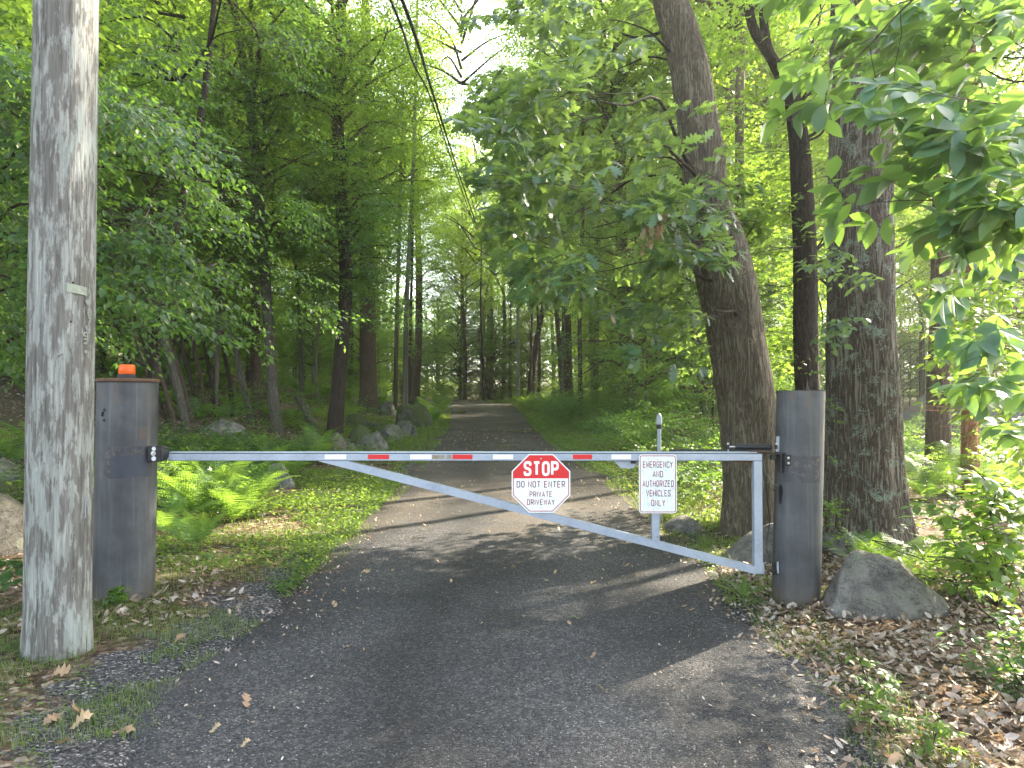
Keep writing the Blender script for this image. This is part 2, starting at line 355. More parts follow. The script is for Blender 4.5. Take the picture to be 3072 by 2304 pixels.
M['white_refl'] = simple('reflective_white', (.78,.78,.76), .4, scale=40, var=.06)
m, t = mat('weathered_sign_white'); v = t.coord(); w_ = t.noise(t.coord((1,1,.35)), 48, 5, .75); w2 = t.noise(v, 9, 4, .6)
c = t.mix(t.ramp(t.math('MULTIPLY', w_, t.math('ADD', w2, .55)), [(.5, 0.0), (.68, .55)]), (.74,.78,.77), (.42,.50,.51)); t.bsdf(c, .45, spec=.4); M['sign_weathered'] = m
M['sign_white'] = simple('sign_white', (.78,.79,.78), .42, scale=30, var=.05)
m, t = mat('sign_letter_red'); v = t.coord(); t.bsdf(t.ramp(t.noise(v, 16, 3, .5, .3), [(.42, (.34,.025,.03)), (.58, (.12,.05,.045))]), .5); M['letter_red'] = m
M['border_red'] = simple('sign_border_red', (.36,.045,.05), .5, scale=20, var=.3)
m, t = mat('amber_lens'); v = t.coord(); b = t.bsdf((1.0,.20,.03), .28, spec=.5, out=False); tr = t.n('BsdfTranslucent'); tr.inputs[0].default_value = (1,.25,.03,1)
mx = t.n('MixShader'); mx.inputs[0].default_value = .35; t.link(b, mx.inputs[1]); t.link(tr.outputs[0], mx.inputs[2]); t.link(mx.outputs[0], t.out.inputs[0]); M['amber'] = m
# weathered utility pole
m, t = mat('weathered_pole_wood'); v = t.coord((1,1,.05)); v1 = t.coord(); v2 = t.coord((1,1,.22))
gr = t.noise(v, 60, 6, .7); pt = t.noise(v2, 21, 6, .7, .15); big = t.noise(t.coord((1,1,.4)), 3, 4, .55)
c = t.ramp(gr, [(.3, (.13,.125,.11)), (.5, (.26,.27,.245)), (.7, (.38,.395,.355))])
c = t.mix(t.ramp(t.math('ADD', t.math('MULTIPLY', pt, .75), t.math('MULTIPLY', big, .25)), [(.47, 0.0), (.52, .8)]), c, t.ramp(gr, [(.3, (.055,.05,.045)), (.7, (.17,.155,.135))]))
c = t.mix(t.ramp(t.noise(v2, 8, 4, .6), [(.6, 0.0), (.64, .45)]), c, (.33,.38,.34))
crk = t.ramp(t.noise(t.coord((1,1,.03)), 24, 2, .4), [(.26, 1.0), (.29, 0.0)]); c = t.mix(crk, c, (.025,.022,.02))
t.bsdf(c, .88, t.bump(t.math('SUBTRACT', t.math('ADD', gr, t.math('MULTIPLY', pt, -.8)), crk), .75, .012), spec=.2); M['pole'] = m
M['tag_metal'] = simple('stamped_aluminium', (.26,.29,.22), .5, .35, scale=30, var=.3)
M['tag_digit'] = simple('weathered_tag_metal', (.22,.24,.205), .6, .2, scale=30, var=.3)
# barks
M['bark_oak'] = bark_mat('oak_bark', (.035,.028,.02), (.155,.13,.092), (.30,.265,.195), (.27,.25,.13), .60, 1.0)
M['bark_red'] = bark_mat('furrowed_oak_bark', (.022,.017,.012), (.11,.086,.064), (.25,.22,.175), (.27,.33,.25), .52, 1.0, .9)
M['bark_dark'] = bark_mat('dark_bark', (.014,.011,.008), (.055,.043,.033), (.10,.085,.07), (.16,.17,.13), .68, 1.6)
M['bark_grey'] = bark_mat('grey_bark', (.05,.045,.035), (.13,.12,.095), (.22,.21,.17), (.24,.26,.19), .60, 1.2)
M['bark_brown'] = bark_mat('brown_bark', (.035,.026,.018), (.11,.083,.06), (.2,.16,.12), (.19,.2,.13), .66, 1.2)
M['bark_cedar'] = bark_mat('cedar_bark', (.12,.045,.02), (.34,.15,.07), (.50,.27,.14), None, .7, 1.6)
M['bark_pale'] = bark_mat('pale_stem_bark', (.07,.06,.045), (.2,.18,.14), (.34,.32,.26), None, .7, 1.8)
M['twig'] = simple('twig_bark', (.075,.055,.04), .8, scale=30, var=.4)
# leaves
M['leaf_beech'] = leaf_mat('birch_leaf', [(.022,.064,.018), (.031,.084,.023), (.048,.11,.027)], (.22,.41,.05), .42, tw=.4)
M['leaf_mid'] = leaf_mat('maple_leaf', [(.019,.060,.016), (.030,.085,.02), (.048,.112,.026)], (.27,.47,.05), .5, tw=.4)
M['leaf_high'] = leaf_mat('canopy_leaf', [(.028,.075,.018), (.043,.10,.022), (.066,.13,.028)], (.42,.62,.06), .5, tw=.47)
M['leaf_oak'] = leaf_mat('oak_leaf', [(.034,.088,.048), (.045,.112,.062), (.065,.135,.07)], (.30,.46,.08), .38, .6, .38)
M['leaf_hickory'] = leaf_mat('hickory_leaf', [(.045,.115,.058), (.06,.145,.075), (.08,.17,.085)], (.30,.50,.07), .36, .5, .42)
M['leaf_bright'] = leaf_mat('bright_understory_leaf', [(.032,.085,.016), (.05,.12,.02), (.08,.15,.025)], (.36,.57,.055), .45, tw=.45)
M['leaf_dark'] = leaf_mat('shade_leaf', [(.018,.05,.014), (.028,.07,.018), (.04,.09,.022)], (.22,.36,.05), .5)
M['fern'] = leaf_mat('fern_green', [(.04,.10,.02), (.055,.13,.024), (.08,.16,.028)], (.27,.44,.05), .5, tw=.45)
M['grass'] = leaf_mat('grass_green', [(.04,.085,.016), (.06,.115,.02), (.12,.15,.035)], (.34,.46,.06), .5, tw=.4)
M['weed'] = leaf_mat('weed_green', [(.032,.08,.016), (.05,.115,.02), (.08,.14,.025)], (.34,.5,.05), .45, tw=.4)
M['dead'] = leaf_mat('dead_leaf', [(.14,.10,.07), (.28,.21,.15), (.40,.32,.24), (.50,.43,.35), (.58,.53,.47), (.25,.17,.11)], (.38,.22,.1), .65, .25, .2)
M['dead_pale'] = leaf_mat('pale_dead_leaf', [(.30,.2,.12), (.45,.33,.2)], (.4,.25,.1), .6, .25, .2)
M['pebble'] = leaf_mat('pebble', [(.025,.026,.028), (.045,.047,.05), (.08,.082,.085), (.11,.11,.11), (.30,.29,.27)], (.1,.1,.1), .7, .4, 0.0)
# ================================================================== SETTING
def axis(lo, hi, n, c, tight):                                  # dense around c
    a = np.arcsinh((lo-c)/tight); b = np.arcsinh((hi-c)/tight); return c + tight*np.sinh(np.linspace(a, b, n))
xs = axis(-300, 300, 210, 0, 2.2); ys = axis(-50, 420, 220, 5, 3.0)
X, Y = np.meshgrid(xs, ys); Z = ground(X, Y)
l, r = road_l(Y), road_r(Y); ins = (X > l) & (X < r) & (Y < 66)
Z = np.where(ins, Z - .05*sstep(0, .12, np.minimum(X-l, r-X)), Z)
V = np.stack([X, Y, Z], -1).reshape(-1, 3); ny, nx = X.shape
i, j = np.meshgrid(np.arange(ny-1), np.arange(nx-1), indexing='ij'); q = (i*nx+j)
Q = np.stack([q, q+1, q+nx+1, q+nx], -1).reshape(-1, 4)
me = new_mesh('ground', V, quads=Q, smooth=True)
d = np.maximum(l - X, X - r)
at = me.attributes.new('edge', 'FLOAT', 'POINT'); at.data.foreach_set('value', np.clip(.95 - d/.9 + np.where((Y < 6) & (X < 0), .2, 0) - np.where((X > 0) & (Y < 8), .3, 0), 0, 1).astype(np.float32).ravel())
at = me.attributes.new('green', 'FLOAT', 'POINT'); at.data.foreach_set('value', np.clip(np.where(Y > 9, 1.0, .3) + .4*(X < 0), 0, 1).astype(np.float32).ravel())
g = obj('forest_floor', me, M['soil']); kind(g, 'structure')
# the drive
ry = axis(-30, 66, 380, 5, 4.0); rt = np.linspace(-1.12, 1.12, 52)
RY, RT = np.meshgrid(ry, rt, indexing='ij'); l, r = road_l(RY), road_r(RY)
wob = .15*vn(RY*1.3, RT*0+np.sign(RT)*3, 0, 4) + .09*vn(RY*4.5, np.sign(RT)*3, 0, 6)
cen = (l+r)/2; hw = (r-l)/2 + wob
RX = cen + RT*hw
RZ = ground(RX, RY)*1.0
tr = np.abs(RT)
RZ = zbase(RY) + .014 - .008*np.exp(-((tr-.48)/.16)**2) + .010*fbm(RX*1.2, RY*1.2, 0, 31) - .11*sstep(.94, 1.12, tr) + .004*fbm(RX*9, RY*9, 0, 33, 3)
V = np.stack([RX, RY, RZ], -1).reshape(-1, 3); n0, n1 = RX.shape
i, j = np.meshgrid(np.arange(n0-1), np.arange(n1-1), indexing='ij'); q = i*n1+j
me = new_mesh('drive', V, quads=np.stack([q, q+1, q+n1+1, q+n1], -1).reshape(-1, 4), smooth=True)
dirt = .5*sstep(6, 11, RY) + .45*np.exp(-((tr-1)/.22)**2)*sstep(3.5, 6, RY) + .22*np.exp(-(tr/.2)**2) + .25*sstep(8, 15, RY)
at = me.attributes.new('dirt', 'FLOAT', 'POINT'); at.data.foreach_set('value', dirt.astype(np.float32).ravel())
sgn_t = RT; trk_ = .5 - .42*np.exp(-((sgn_t+.30)/.11)**2) + .38*np.exp(-((sgn_t-.28)/.2)**2) + .25*np.exp(-((sgn_t+.68)/.16)**2) - .2*np.exp(-((sgn_t-.75)/.1)**2); trk_ = .5+(trk_-.5)*(1-.5*sstep(8, 20, RY))
at = me.attributes.new('track', 'FLOAT', 'POINT'); at.data.foreach_set('value', trk_.astype(np.float32).ravel())
kind(obj('gravel_road', me, M['road']), 'structure')
# puddles
m, t = mat('puddle_water'); t.bsdf((.05,.045,.035), .12, spec=.5); M['water'] = m
for k, (px, py, rx, ryy) in enumerate([(1580, 1297, .7, .32), (1520, 1344, .3, .14), (1385, 1238, .25, 1.2)]):
    c = hit(px, py); a = np.linspace(0, 2*PI, 41)[:-1]; w = 1+.35*vn(np.cos(a)*1.7, np.sin(a)*1.7, k*3.0, 8)
    z = float(zbase(c[1])) + .023
    Vp = [(c[0]+math.cos(u)*rx*s, c[1]+math.sin(u)*ryy*s, z + (math.sin(u)*ryy*s)*.033) for u, s in zip(a, w)]
    kind(MB().add(Vp, [tuple(range(40))]).build('puddle', M['water']), 'structure')

# ================================================================== GATE POSTS
def cyl_shell(cx, cy_, R, z0, z1, a0, a1, lean=(0,0), n=24, th=.0012):
    V, Fc = [], []
    for i in range(n+1):
        a = a0+(a1-a0)*i/n
        for rr in (R+.0006, R+.0006+th):
            for z in (z0, z1): V.append((cx+lean[0]*z+rr*math.sin(a), cy_+lean[1]*z-rr*math.cos(a), z))
    for i in range(n):
        b = i*4; c = b+4
        Fc += [(b+2, c+2, c+3, b+3), (b+1, b+3, c+3, c+1), (b, c, c+2, b+2), (b, b+1, c+1, c)]
    Fc += [(0,1,3,2), (n*4, n*4+2, n*4+3, n*4+1)]
    return V, Fc
def gate_post(name, label, pxb, pxt, R, ztop, Yc, patches, seed):
    xb = P(pxb, 1800, Yc)[0]; xt = P(pxt, 1160, Yc)[0]; lean = ((xt-xb)/ztop, 0)
    z0 = float(ground(xb, Yc))-.3
    T = thing(name, label, 'gate post', (xb, Yc, 0), 'steel gate posts')
    n, mz = 96, 70; zz = np.linspace(z0, ztop, mz); a = np.arange(n)*2*PI/n; A, ZZ = np.meshgrid(a, zz)
    rr = R + .0016*fbm(np.cos(A)*4, np.sin(A)*4, ZZ*3, seed) - .0012*np.maximum(0, fbm(np.cos(A)*22, np.sin(A)*22, ZZ*14, seed+3, 2)-.2)
    V = np.stack([lean[0]*ZZ + rr*np.sin(A), -rr*np.cos(A), ZZ], -1).reshape(-1, 3)
    i, j = np.meshgrid(np.arange(mz-1), np.arange(n), indexing='ij'); q = np.stack([i*n+j, i*n+(j+1) % n, (i+1)*n+(j+1) % n, (i+1)*n+j], -1).reshape(-1, 4)
    obj('pipe', new_mesh('pipe', V, quads=q, smooth=True), M['post'], T)
    tx = lean[0]*ztop
    MB().tube([(tx,0,ztop-.004),(tx,0,ztop+.004),(tx,0,ztop+.004)], [R-.002,R+.006,R-.002], 64).build('cap_plate', M['post'], T, auto=30)
    for (x0, x1, y0, y1, mt) in patches:
        za, zb = P(x0, y1, Yc-R)[2], P(x0, y0, Yc-R)[2]; zc = (za+zb)/2
        s = [np.clip((P(q_, (y0+y1)/2, Yc-R*.8)[0]-(xb+lean[0]*zc))/R, -.985, .985) for q_ in (x0, x1)]
        V, Fc = cyl_shell(0, 0, R+(.0014 if mt == 'patch_blue' else 0)+.0012, za, zb, math.asin(s[0]), math.asin(s[1]), lean)
        MB().add(V, Fc).build('paint_patch', M[mt], T, smooth=False, auto=40)
    return T, xb, lean, tx
LP, lxb, llean, ltx = gate_post('gate_post', 'thick grey steel post with an orange beacon on top, beside the wooden pole', 372, 384, .218, 1.735, 5.60, [(323,462,1341,1436,'patch'), (340,450,1368,1434,'patch_blue')], 3)
RP, rxb, rlean, rtx = gate_post('gate_post', 'grey steel post carrying the gate hinges, in front of the thick furrowed trunk', 2387, 2402, .181, 1.672, 5.65, [(2358,2459,1368,1449,'patch')], 7)
# lid with rim + beacon
lt = 1.739
MB().tube([(ltx,0,lt),(ltx,0,lt+.006),(ltx,0,lt+.022),(ltx,0,lt+.028)], [.224,.230,.230,.21], 64).build('lid', M['rust'], LP, auto=30)
for (px, py) in ((470,1226),(464,1236),(463,1244),(468,1257)):
    pass
for k, (px, py) in enumerate([(320,1229),(314,1238),(313,1245),(319,1260)]):
    p = P(px, py, 5.42); a = math.asin(np.clip((p[0]-lxb-llean[0]*p[2])/.218, -.97, .97)); c = np.array((llean[0]*p[2]+.218*math.sin(a), -.218*math.cos(a), p[2])); nrm = np.array((math.sin(a), -math.cos(a), 0))
    MB().tube([c-nrm*.004, c+nrm*.006, c+nrm*.011], [.010,.010,.006], 12).build('bolt', M['black_steel'], LP, smooth=False, auto=40)
w_ = [P(332,1160,5.405), P(326,1195,5.39), P(318,1226,5.4)]
cc = [np.array(p)-np.array((lxb,5.6,0)) for p in w_]
MB().tube(smooth_path(cc, 12), .0022, 6).build('thin_wire', M['cable'], LP)
B = thing('beacon_light', 'orange warning beacon on the lid of the grey steel post', 'beacon', (lxb+ltx-.01, 5.60, lt+.028))
MB().tube([(0,0,0),(0,0,.006),(0,0,.010),(0,0,.034),(0,0,.036)], [.078,.078,.070,.066,.060], 48).build('base', M['black_rubber'], B, auto=35)
MB().tube([(0,0,.036),(0,0,.04),(0,0,.066),(0,0,.068),(0,0,.070),(0,0,.105),(0,0,.112),(0,0,.113)], [.058,.0605,.0605,.059,.0605,.0575,.052,.03], 48).build('lens', M['amber'], B, auto=35)
# stub on the right post
A_ = thing('antenna_stub', 'small black bolt-like stub on the cap of the right-hand steel post', 'antenna', (rxb+rtx+.03, 5.60, 1.676))
MB().tube([(0,0,0),(0,0,.008)], .03, 20).build('flange', M['black_rubber'], A_); MB().tube([(0,0,.008),(0,0,.03),(0,0,.032),(0,0,.075)], [.012,.010,.004,.003], 12).build('stem', M['cable'], A_)
# hole with cable in the right post, recess shade painted as a black patch
z0, z1 = P(2332,1517,5.5)[2], P(2332,1457,5.5)[2]; V, Fc = [], []
ac = -1.17; n = 22
for i in range(n):
    a = 2*PI*i/n; aa = ac + (.115+.03*math.sin(3*a))*math.cos(a); z = (z0+z1)/2 + (z1-z0)/2*(1 if abs(math.sin(a))<.9 else 1)*math.sin(a)
    V.append((rlean[0]*z+.1825*math.sin(aa), -.1825*math.cos(aa), z))
MB().add(V, [tuple(range(n))]).build('painted_access_hole', M['recess_dark'], RP)

# ================================================================== GATE
YG = 5.57; GZ = P(1500, 1370, YG)[2]
def G(px, py, dy=0.0): return P(px, py, YG+dy)
gx0 = G(490,1370)[0]; gx1 = G(2288,1370)[0]; hb = .052
zt = G(1500,1362)[2]; zbm = G(1500,1382.5)[2]
GT = thing('boom_gate', 'galvanised steel swing gate closed across the gravel drive', 'gate', (gx1, YG+.03, 0))
def lg(p): return np.array(p)-np.array((gx1, YG+.03, 0))
MB().bar(lg((gx0+.03,YG+.03,(zt+zbm)/2)), lg((gx1-.002,YG+.03,(zt+zbm)/2)), .06, zt-zbm, bev=.004).build('top_beam', M['galv'], GT)
MB().bar(lg((gx0+.04,YG+.036,zt+.0105)), lg((gx1-.04,YG+.036,zt+.0105)), .062, .013, bev=.003).build('cable_strip', M['galv_top'], GT)
MB().bar(lg((gx0+.04,YG+.045,zt+.0021)), lg((gx1-.04,YG+.045,zt+.0021)), .05, .0038).build('seam', M['recess_dark'], GT)
a = G(1004,1383,.03); b = G(2264,1709,.03); d = (b-a)/np.linalg.norm(b-a)
# diagonal brace: square tube cut flush under the beam
bh = .058; up = np.array((-d[2],0,d[0])); cutx = a[0]-.02
pl = [(a[0]-.09, zbm-.001), (a[0]+.075+.09, zbm-.001)]
e0 = a + d*.16; pB0 = e0+up*bh/2*.98; 
lowS = b-up*bh/2; upE = b+up*bh/2
topint = a[0] + .165; 
def xz(p): q_ = lg(p); return (q_[0], q_[2])
zu = zbm-.0015
def online(off, z): # x where the brace edge reaches height z
    p0 = a+up*off; tt = (z-p0[2])/d[2]; return p0[0]+d[0]*tt
xu = online(bh/2, zu); xl_ = online(-bh/2, zu)
outline = [(xl_, zu), (xu, zu), tuple(upE[[0,2]]), tuple(lowS[[0,2]])]
outline = [(x_-gx1, z_) for x_, z_ in outline]
MB().prism(outline, -.029, .029).build('diagonal_brace', M['galv'], GT)
xv0, xv1 = G(2263,1500)[0], G(2288.5,1500)[0]; zlow = G(2275,1722)[2]
MB().bar(lg(((xv0+xv1)/2,YG+.033,zlow)), lg(((xv0+xv1)/2,YG+.033,zbm-.001)), .062, xv1-xv0, up=(1,0,0), bev=.004).build('end_upright', M['galv'], GT)
MB().box(lg(((xv1+G(2295,1700)[0])/2, YG+.045, (zlow+G(0,1690)[2])/2-.002)), (G(2296,1700)[0]-xv1-.002, .07, .09), b=.003).build('end_block', M['galv'], GT)
xs0, xs1 = G(1957,1600)[0], G(1979,1600)[0]; xm = (xs0+xs1)/2
zd = float(a[2]+d[2]*((xm-a[0])/d[0])) + bh/2/ d[0]
V8 = MB().prism([(xs0-gx1, zd+.0085), (xs1-gx1, zd-.0045), (xs1-gx1, zbm-.001), (xs0-gx1, zbm-.001)], -.024, .024).build('sign_upright', M['galv'], GT)
MB().tube([lg((xs1-.014,YG+.004,zd+.03)), lg((xs1-.014,YG-.001,zd+.03))], .004, 10).build('bolt', M['black_steel'], GT)
MB().prism([(G(q1,1)[0]-gx1, z) for q1, z in ((1838,zbm-.002),(1915,zbm-.002),(1911,zbm-.022),(1896,zbm-.062),(1862,zbm-.062))], .012, .05).build('gusset_plate', M['galv'], GT)
MB().box(lg((G(1897,1)[0], YG+.036, zbm-.014)), (.04,.012,.02), b=.002).build('painted_notch', M['black_steel'], GT)  # black block on the plate, painting its dark notch
for i, (x0, x1, c_) in enumerate([(982,1046,'white_refl'),(1110,1173,'red'),(1235,1298,'white_refl'),(1360,1419,'red'),(1480,1539,'white_refl'),(1603,1660,'red'),(1716,1773,'red'),(1830,1888,'white_refl')]):
    xa, xb_ = G(x0,1)[0], G(x1,1)[0]; za, zb = G(1,1377.5)[2], G(1,1363.5)[2]
    MB().box(lg(((xa+xb_)/2, YG-.0008, (za+zb)/2)), (xb_-xa, .0012, zb-za)).build('reflective_tape', M[c_], GT)
xa, xb_ = G(1300,1)[0], G(1356,1)[0]; rp = MB().box(lg(((xa+xb_)/2, YG-.0003, (za+zb)/2-.002)), (xb_-xa, .0005, .034))
m, t = mat('tape_glue_residue'); v = t.coord(); t.bsdf(t.ramp(t.noise(v, 30, 5, .7), [(.38, (.33,.39,.43)), (.5, (.27,.24,.17)), (.66, (.24,.13,.07))]), .6); rp.build('tape_residue', m, GT)
MB().tube([lg(G(1340,1357,.05)), lg(G(1342,1357,.05))], .002, 5)
# weld plate on the corner
MB().box(lg((G(2262,1)[0], YG+.033, zt+.0205)), (.13,.07,.006), b=.002).build('weld_plate', M['rust'], GT)
# hanger under the beam right end (dark bowl)
MB().prism([(G(q1,1)[0]-gx1, z) for q1, z in ((2190,zbm-.002),(2262,zbm-.002),(2258,zbm-.02),(2225,zbm-.026),(2205,zbm-.016))], .02, .045).build('lower_hanger', M['rust'], GT)
# left latch bracket, bolted to the post
LB = thing('latch_bracket', 'dark steel catch box bolted to the post, holding the beam end', 'bracket', (0,0,0))
x0, x1 = P(457,1,5.5)[0], P(497,1,5.5)[0]; za, zb = G(1,1382)[2], G(1,1337)[2]
LB.location = (x0, 5.5, za)
MB().box(((x1-x0)/2, .045, (zb-za)/2), (x1-x0, .09, zb-za), b=.004).build('box', M['black_steel'], LB)
xt_ = x1-x0; MB().add([(xt_+.001,.0,0),(xt_+.001,.09,0),(xt_+.001,.09,zb-za),(xt_+.001,0,zb-za),(xt_+.03,.07,.03),(xt_+.03,.10,.03),(xt_+.03,.10,.075),(xt_+.03,.07,.075)], [(0,1,2,3),(4,5,6,7),(0,1,5,4),(1,2,6,5),(2,3,7,6),(3,0,4,7)]).build('throat', M['black_steel'], LB)
MB().tube([(.048,.001,.062),(.048,-.002,.062)], .019, 20).build('washer', M['chrome'], LB, auto=30); MB().tube([(.048,-.002,.062),(.048,-.012,.062),(.048,-.013,.062)], [.010,.009,.004], 6).build('bolt', M['chrome'], LB)
for z_, s_ in ((.098,.016),(.022,.018)):
    MB().tube([(.052,.0005,z_),(.052,-.001,z_)], s_, 18).build('worn_spot', M['sign_weathered'], LB)
# hydraulic operator
OP = thing('gate_closer', 'black hydraulic closer arm between gate beam and hinge post', 'gate closer', tuple(G(2300,1345,.05)))
def lo(p): return np.array(p)-np.array(OP.location)
zc = G(1,1341,.04)[2]
MB().tube([lo((G(q_,1,.05)[0],YG+.05,zc)) for q_ in (2196,2199,2300,2304)], [.018,.021,.021,.017], 28).build('cylinder', M['black_steel'], OP, auto=30)
MB().tube([lo((G(2178,1,.05)[0],YG+.05,zc)), lo((G(2196,1,.05)[0],YG+.05,zc))], .007, 12).build('rod', M['chrome'], OP)
for q_ in (2174, 2317):
    x_ = G(q_,1,.05)[0]; MB().box(lo((x_,YG+.05,zc)), (.022,.03,.036), b=.004).build('clevis', M['black_steel'], OP)
    MB().tube([lo((x_,YG+.045,zc-.034)), lo((x_,YG+.045,zc+.034))], .006, 10).build('pin', M['chrome'], OP)
    MB().tube([lo((x_,YG+.045,zc+.022)), lo((x_,YG+.045,zc+.030))], .011, 6).build('nut', M['chrome'], OP)
MB().bar(lo((G(2001,1,.06)[0],YG+.055,zt+.0265)), lo((G(2300,1,.06)[0],YG+.055,zt+.0265)), .03, .014, bev=.002).build('slide_rail', M['black_steel'], OP)
# hinge bracket top
HB = thing('hinge_bracket', 'black angle brackets joining gate top corner to post', 'bracket', (G(2330,1)[0], YG+.02, zt))
def lh(p): return np.array(p)-np.array(HB.location)
MB().box(lh((G(2322,1)[0], YG+.03, zt+.003)), (G(2355,1)[0]-G(2290,1)[0]-.004, .12, .008), b=.002).build('top_plate', M['black_steel'], HB)
MB().box(lh((G(2345,1)[0], YG-.055, zt-.045)), (.052,.008,.085), b=.002).build('face_plate', M['black_steel'], HB)
MB().box(lh((G(2327,1)[0], YG+.01, zt-.065)), (.014,.09,.15), b=.002).build('web_plate', M['black_steel'], HB)
MB().box(lh((G(2312,1)[0], YG+.03, zt-.03)), (.04,.05,.035), b=.004).build('hinge_block', M['black_steel'], HB)
MB().box(lh((G(2330,1)[0], YG+.04, zt+.075)), (.034,.008,.12), b=.002).build('upper_ear', M['galv'], HB)
for dz in (-.025,-.065): MB().tube([lh((G(2344,1)[0],YG-.059,zt+dz)), lh((G(2344,1)[0],YG-.068,zt+dz))], .010, 6).build('bolt', M['chrome'], HB)
LH = thing('lower_hinge', 'small dark pivot hinge between gate foot and right post', 'hinge', (G(2310,1)[0], YG+.03, zlow+.03))
MB().box((0,0,-.012), (.06,.06,.012), b=.002).build('plate', M['black_steel'], LH); MB().tube([(.0,-.005,-.04),(.0,-.005,.05)], .012, 12).build('pivot', M['black_steel'], LH)
MB().box((.026,-.025,.02), (.014,.012,.09), b=.003).build('strap', M['galv'], LH)
# cables beside the upright
W = [G(2290,1395,.06), G(2296,1440,.05), G(2312,1468,-.01), G(2326,1470,-.03), G(2331,1458,-.02)]
tag(MB().tube(smooth_path(W, 24), .0035, 6).build('control_cable', M['cable'], smooth=True), 'thin black cable looping from gate corner into the post hole', 'cable')
W = [G(2289,1385,.05), G(2302,1425,.05), G(2318,1448,-.01), G(2333,1457,-.02)]
tag(MB().tube(smooth_path(W, 24), .0022, 6).build('control_wire', M['tag_digit'], smooth=True), 'thin pale wire running taut into the hole of the right post', 'wire')
W = [P(2298,1400,5.7), P(2300,1480,5.7), P(2309,1560,5.72), P(2300,1640,5.7), P(2312,1690,5.6)]
tag(MB().tube(smooth_path(W, 24), .0035, 6).build('hanging_cable', M['cable'], smooth=True), 'dark cable hanging down behind the gate upright to the ground', 'cable')

# ================================================================== SIGNS with stroke lettering
def rpath(pts, rad=.2, closed=False, sharp=()):
    out = []; n = len(pts)
    for i, p in enumerate(pts):
        p = np.array(p, float)
        if (not closed and i in (0, n-1)) or i in sharp: out.append(p); continue
        a, b = np.array(pts[i-1], float)-p, np.array(pts[(i+1) % n], float)-p; la, lb = np.linalg.norm(a), np.linalg.norm(b)
        r_ = min(rad, la*.5, lb*.5); a = p+a/la*r_; b = p+b/lb*r_
        for k in range(7): t_ = k/6; out.append((1-t_)**2*a+2*t_*(1-t_)*p+t_*t_*b)
    return [tuple(o) for o in out], closed
def glyph(ch):
    R_ = .22; w = .52
    O = [rpath([(0,0),(w,0),(w,1),(0,1)], .26, True)]
    g_ = {
    'O': O, '0': O, 'D': [rpath([(0,0),(0,1),(w,1),(w,0)], .28, True, (0,1))],
    'S': [rpath([(w,.74),(w,1),(0,1),(0,.54),(w,.46),(w,0),(0,0),(0,.26)], .24)],
    'T': [([(0,1),(w,1)],0),([(w/2,.999),(w/2,0)],0)], 'P': [([(0,0),(0,.45)],0), rpath([(0,.45),(0,1),(w,1),(w,.45)], .25, True, (0,1))],
    'N': [([(0,0),(0,1),(w,0),(w,1)],0)], 'E': [([(w*.92,1),(0,1),(0,0),(w*.92,0)],0),([(0,.52),(w*.8,.52)],0)],
    'F': [([(w*.92,1),(0,1),(0,0)],0),([(0,.52),(w*.8,.52)],0)],
    'R': [([(0,0),(0,.46)],0), rpath([(0,.46),(0,1),(w,1),(w,.46)], .25, True, (0,1)), ([(w*.45,.46),(w,0)],0)],
    'I': [([(w/2,0),(w/2,1)],0)], 'V': [([(0,1),(w/2,0),(w,1)],0)], 'A': [([(0,0),(w/2,1),(w,0)],0),([(w*.17,.3),(w*.83,.3)],0)],
    'W': [([(-.06,1),(w*.2,0),(w/2,.9),(w*.8,0),(w+.06,1)],0)], 'Y': [([(0,1),(w/2,.45),(w,1)],0),([(w/2,.45),(w/2,0)],0)],
    'M': [([(-.04,0),(-.04,1),(w/2,.2),(w+.04,1),(w+.04,0)],0)], 'G': [rpath([(w,.74),(w,1),(0,1),(0,0),(w,0),(w,.48),(w*.55,.48)], .25, False, (5,))],
    'C': [rpath([(w,.74),(w,1),(0,1),(0,0),(w,0),(w,.26)], .25)], 'U': [rpath([(0,1),(0,0),(w,0),(w,1)], .32)],
    'H': [([(0,0),(0,1)],0),([(w,0),(w,1)],0),([(0,.52),(w,.52)],0)], 'Z': [([(0,1),(w,1),(0,0),(w,0)],0)], 'L': [([(0,1),(0,0),(w*.92,0)],0)],
    '8': [rpath([(0,0),(w,0),(w,.5),(0,.5)], .24, True), rpath([(.03,.5),(w-.03,.5),(w-.03,1),(.03,1)], .22, True)], '7': [([(0,1),(w,1),(w*.3,0)],0)],
    '9': [rpath([(0,.45),(w,.45),(w,1),(0,1)], .24, True), rpath([(w,.7),(w,0),(0.05,0)], .25)], '2': [rpath([(0,.78),(0,1),(w,1),(w,.55),(0,0),(w,0)], .22, False, (4,))],
    '3': [rpath([(0,1),(w,1),(w,.5),(.15,.5)], .22), rpath([(.15,.5),(w,.5),(w,0),(0,0)], .22)], '5': [rpath([(w,1),(0,1),(0,.55),(w,.55),(w,0),(0,0)], .2, False, (1,2))],
    '.': [([(.2,0),(.2,.06)],0)], ' ': []}
    return g_[ch]
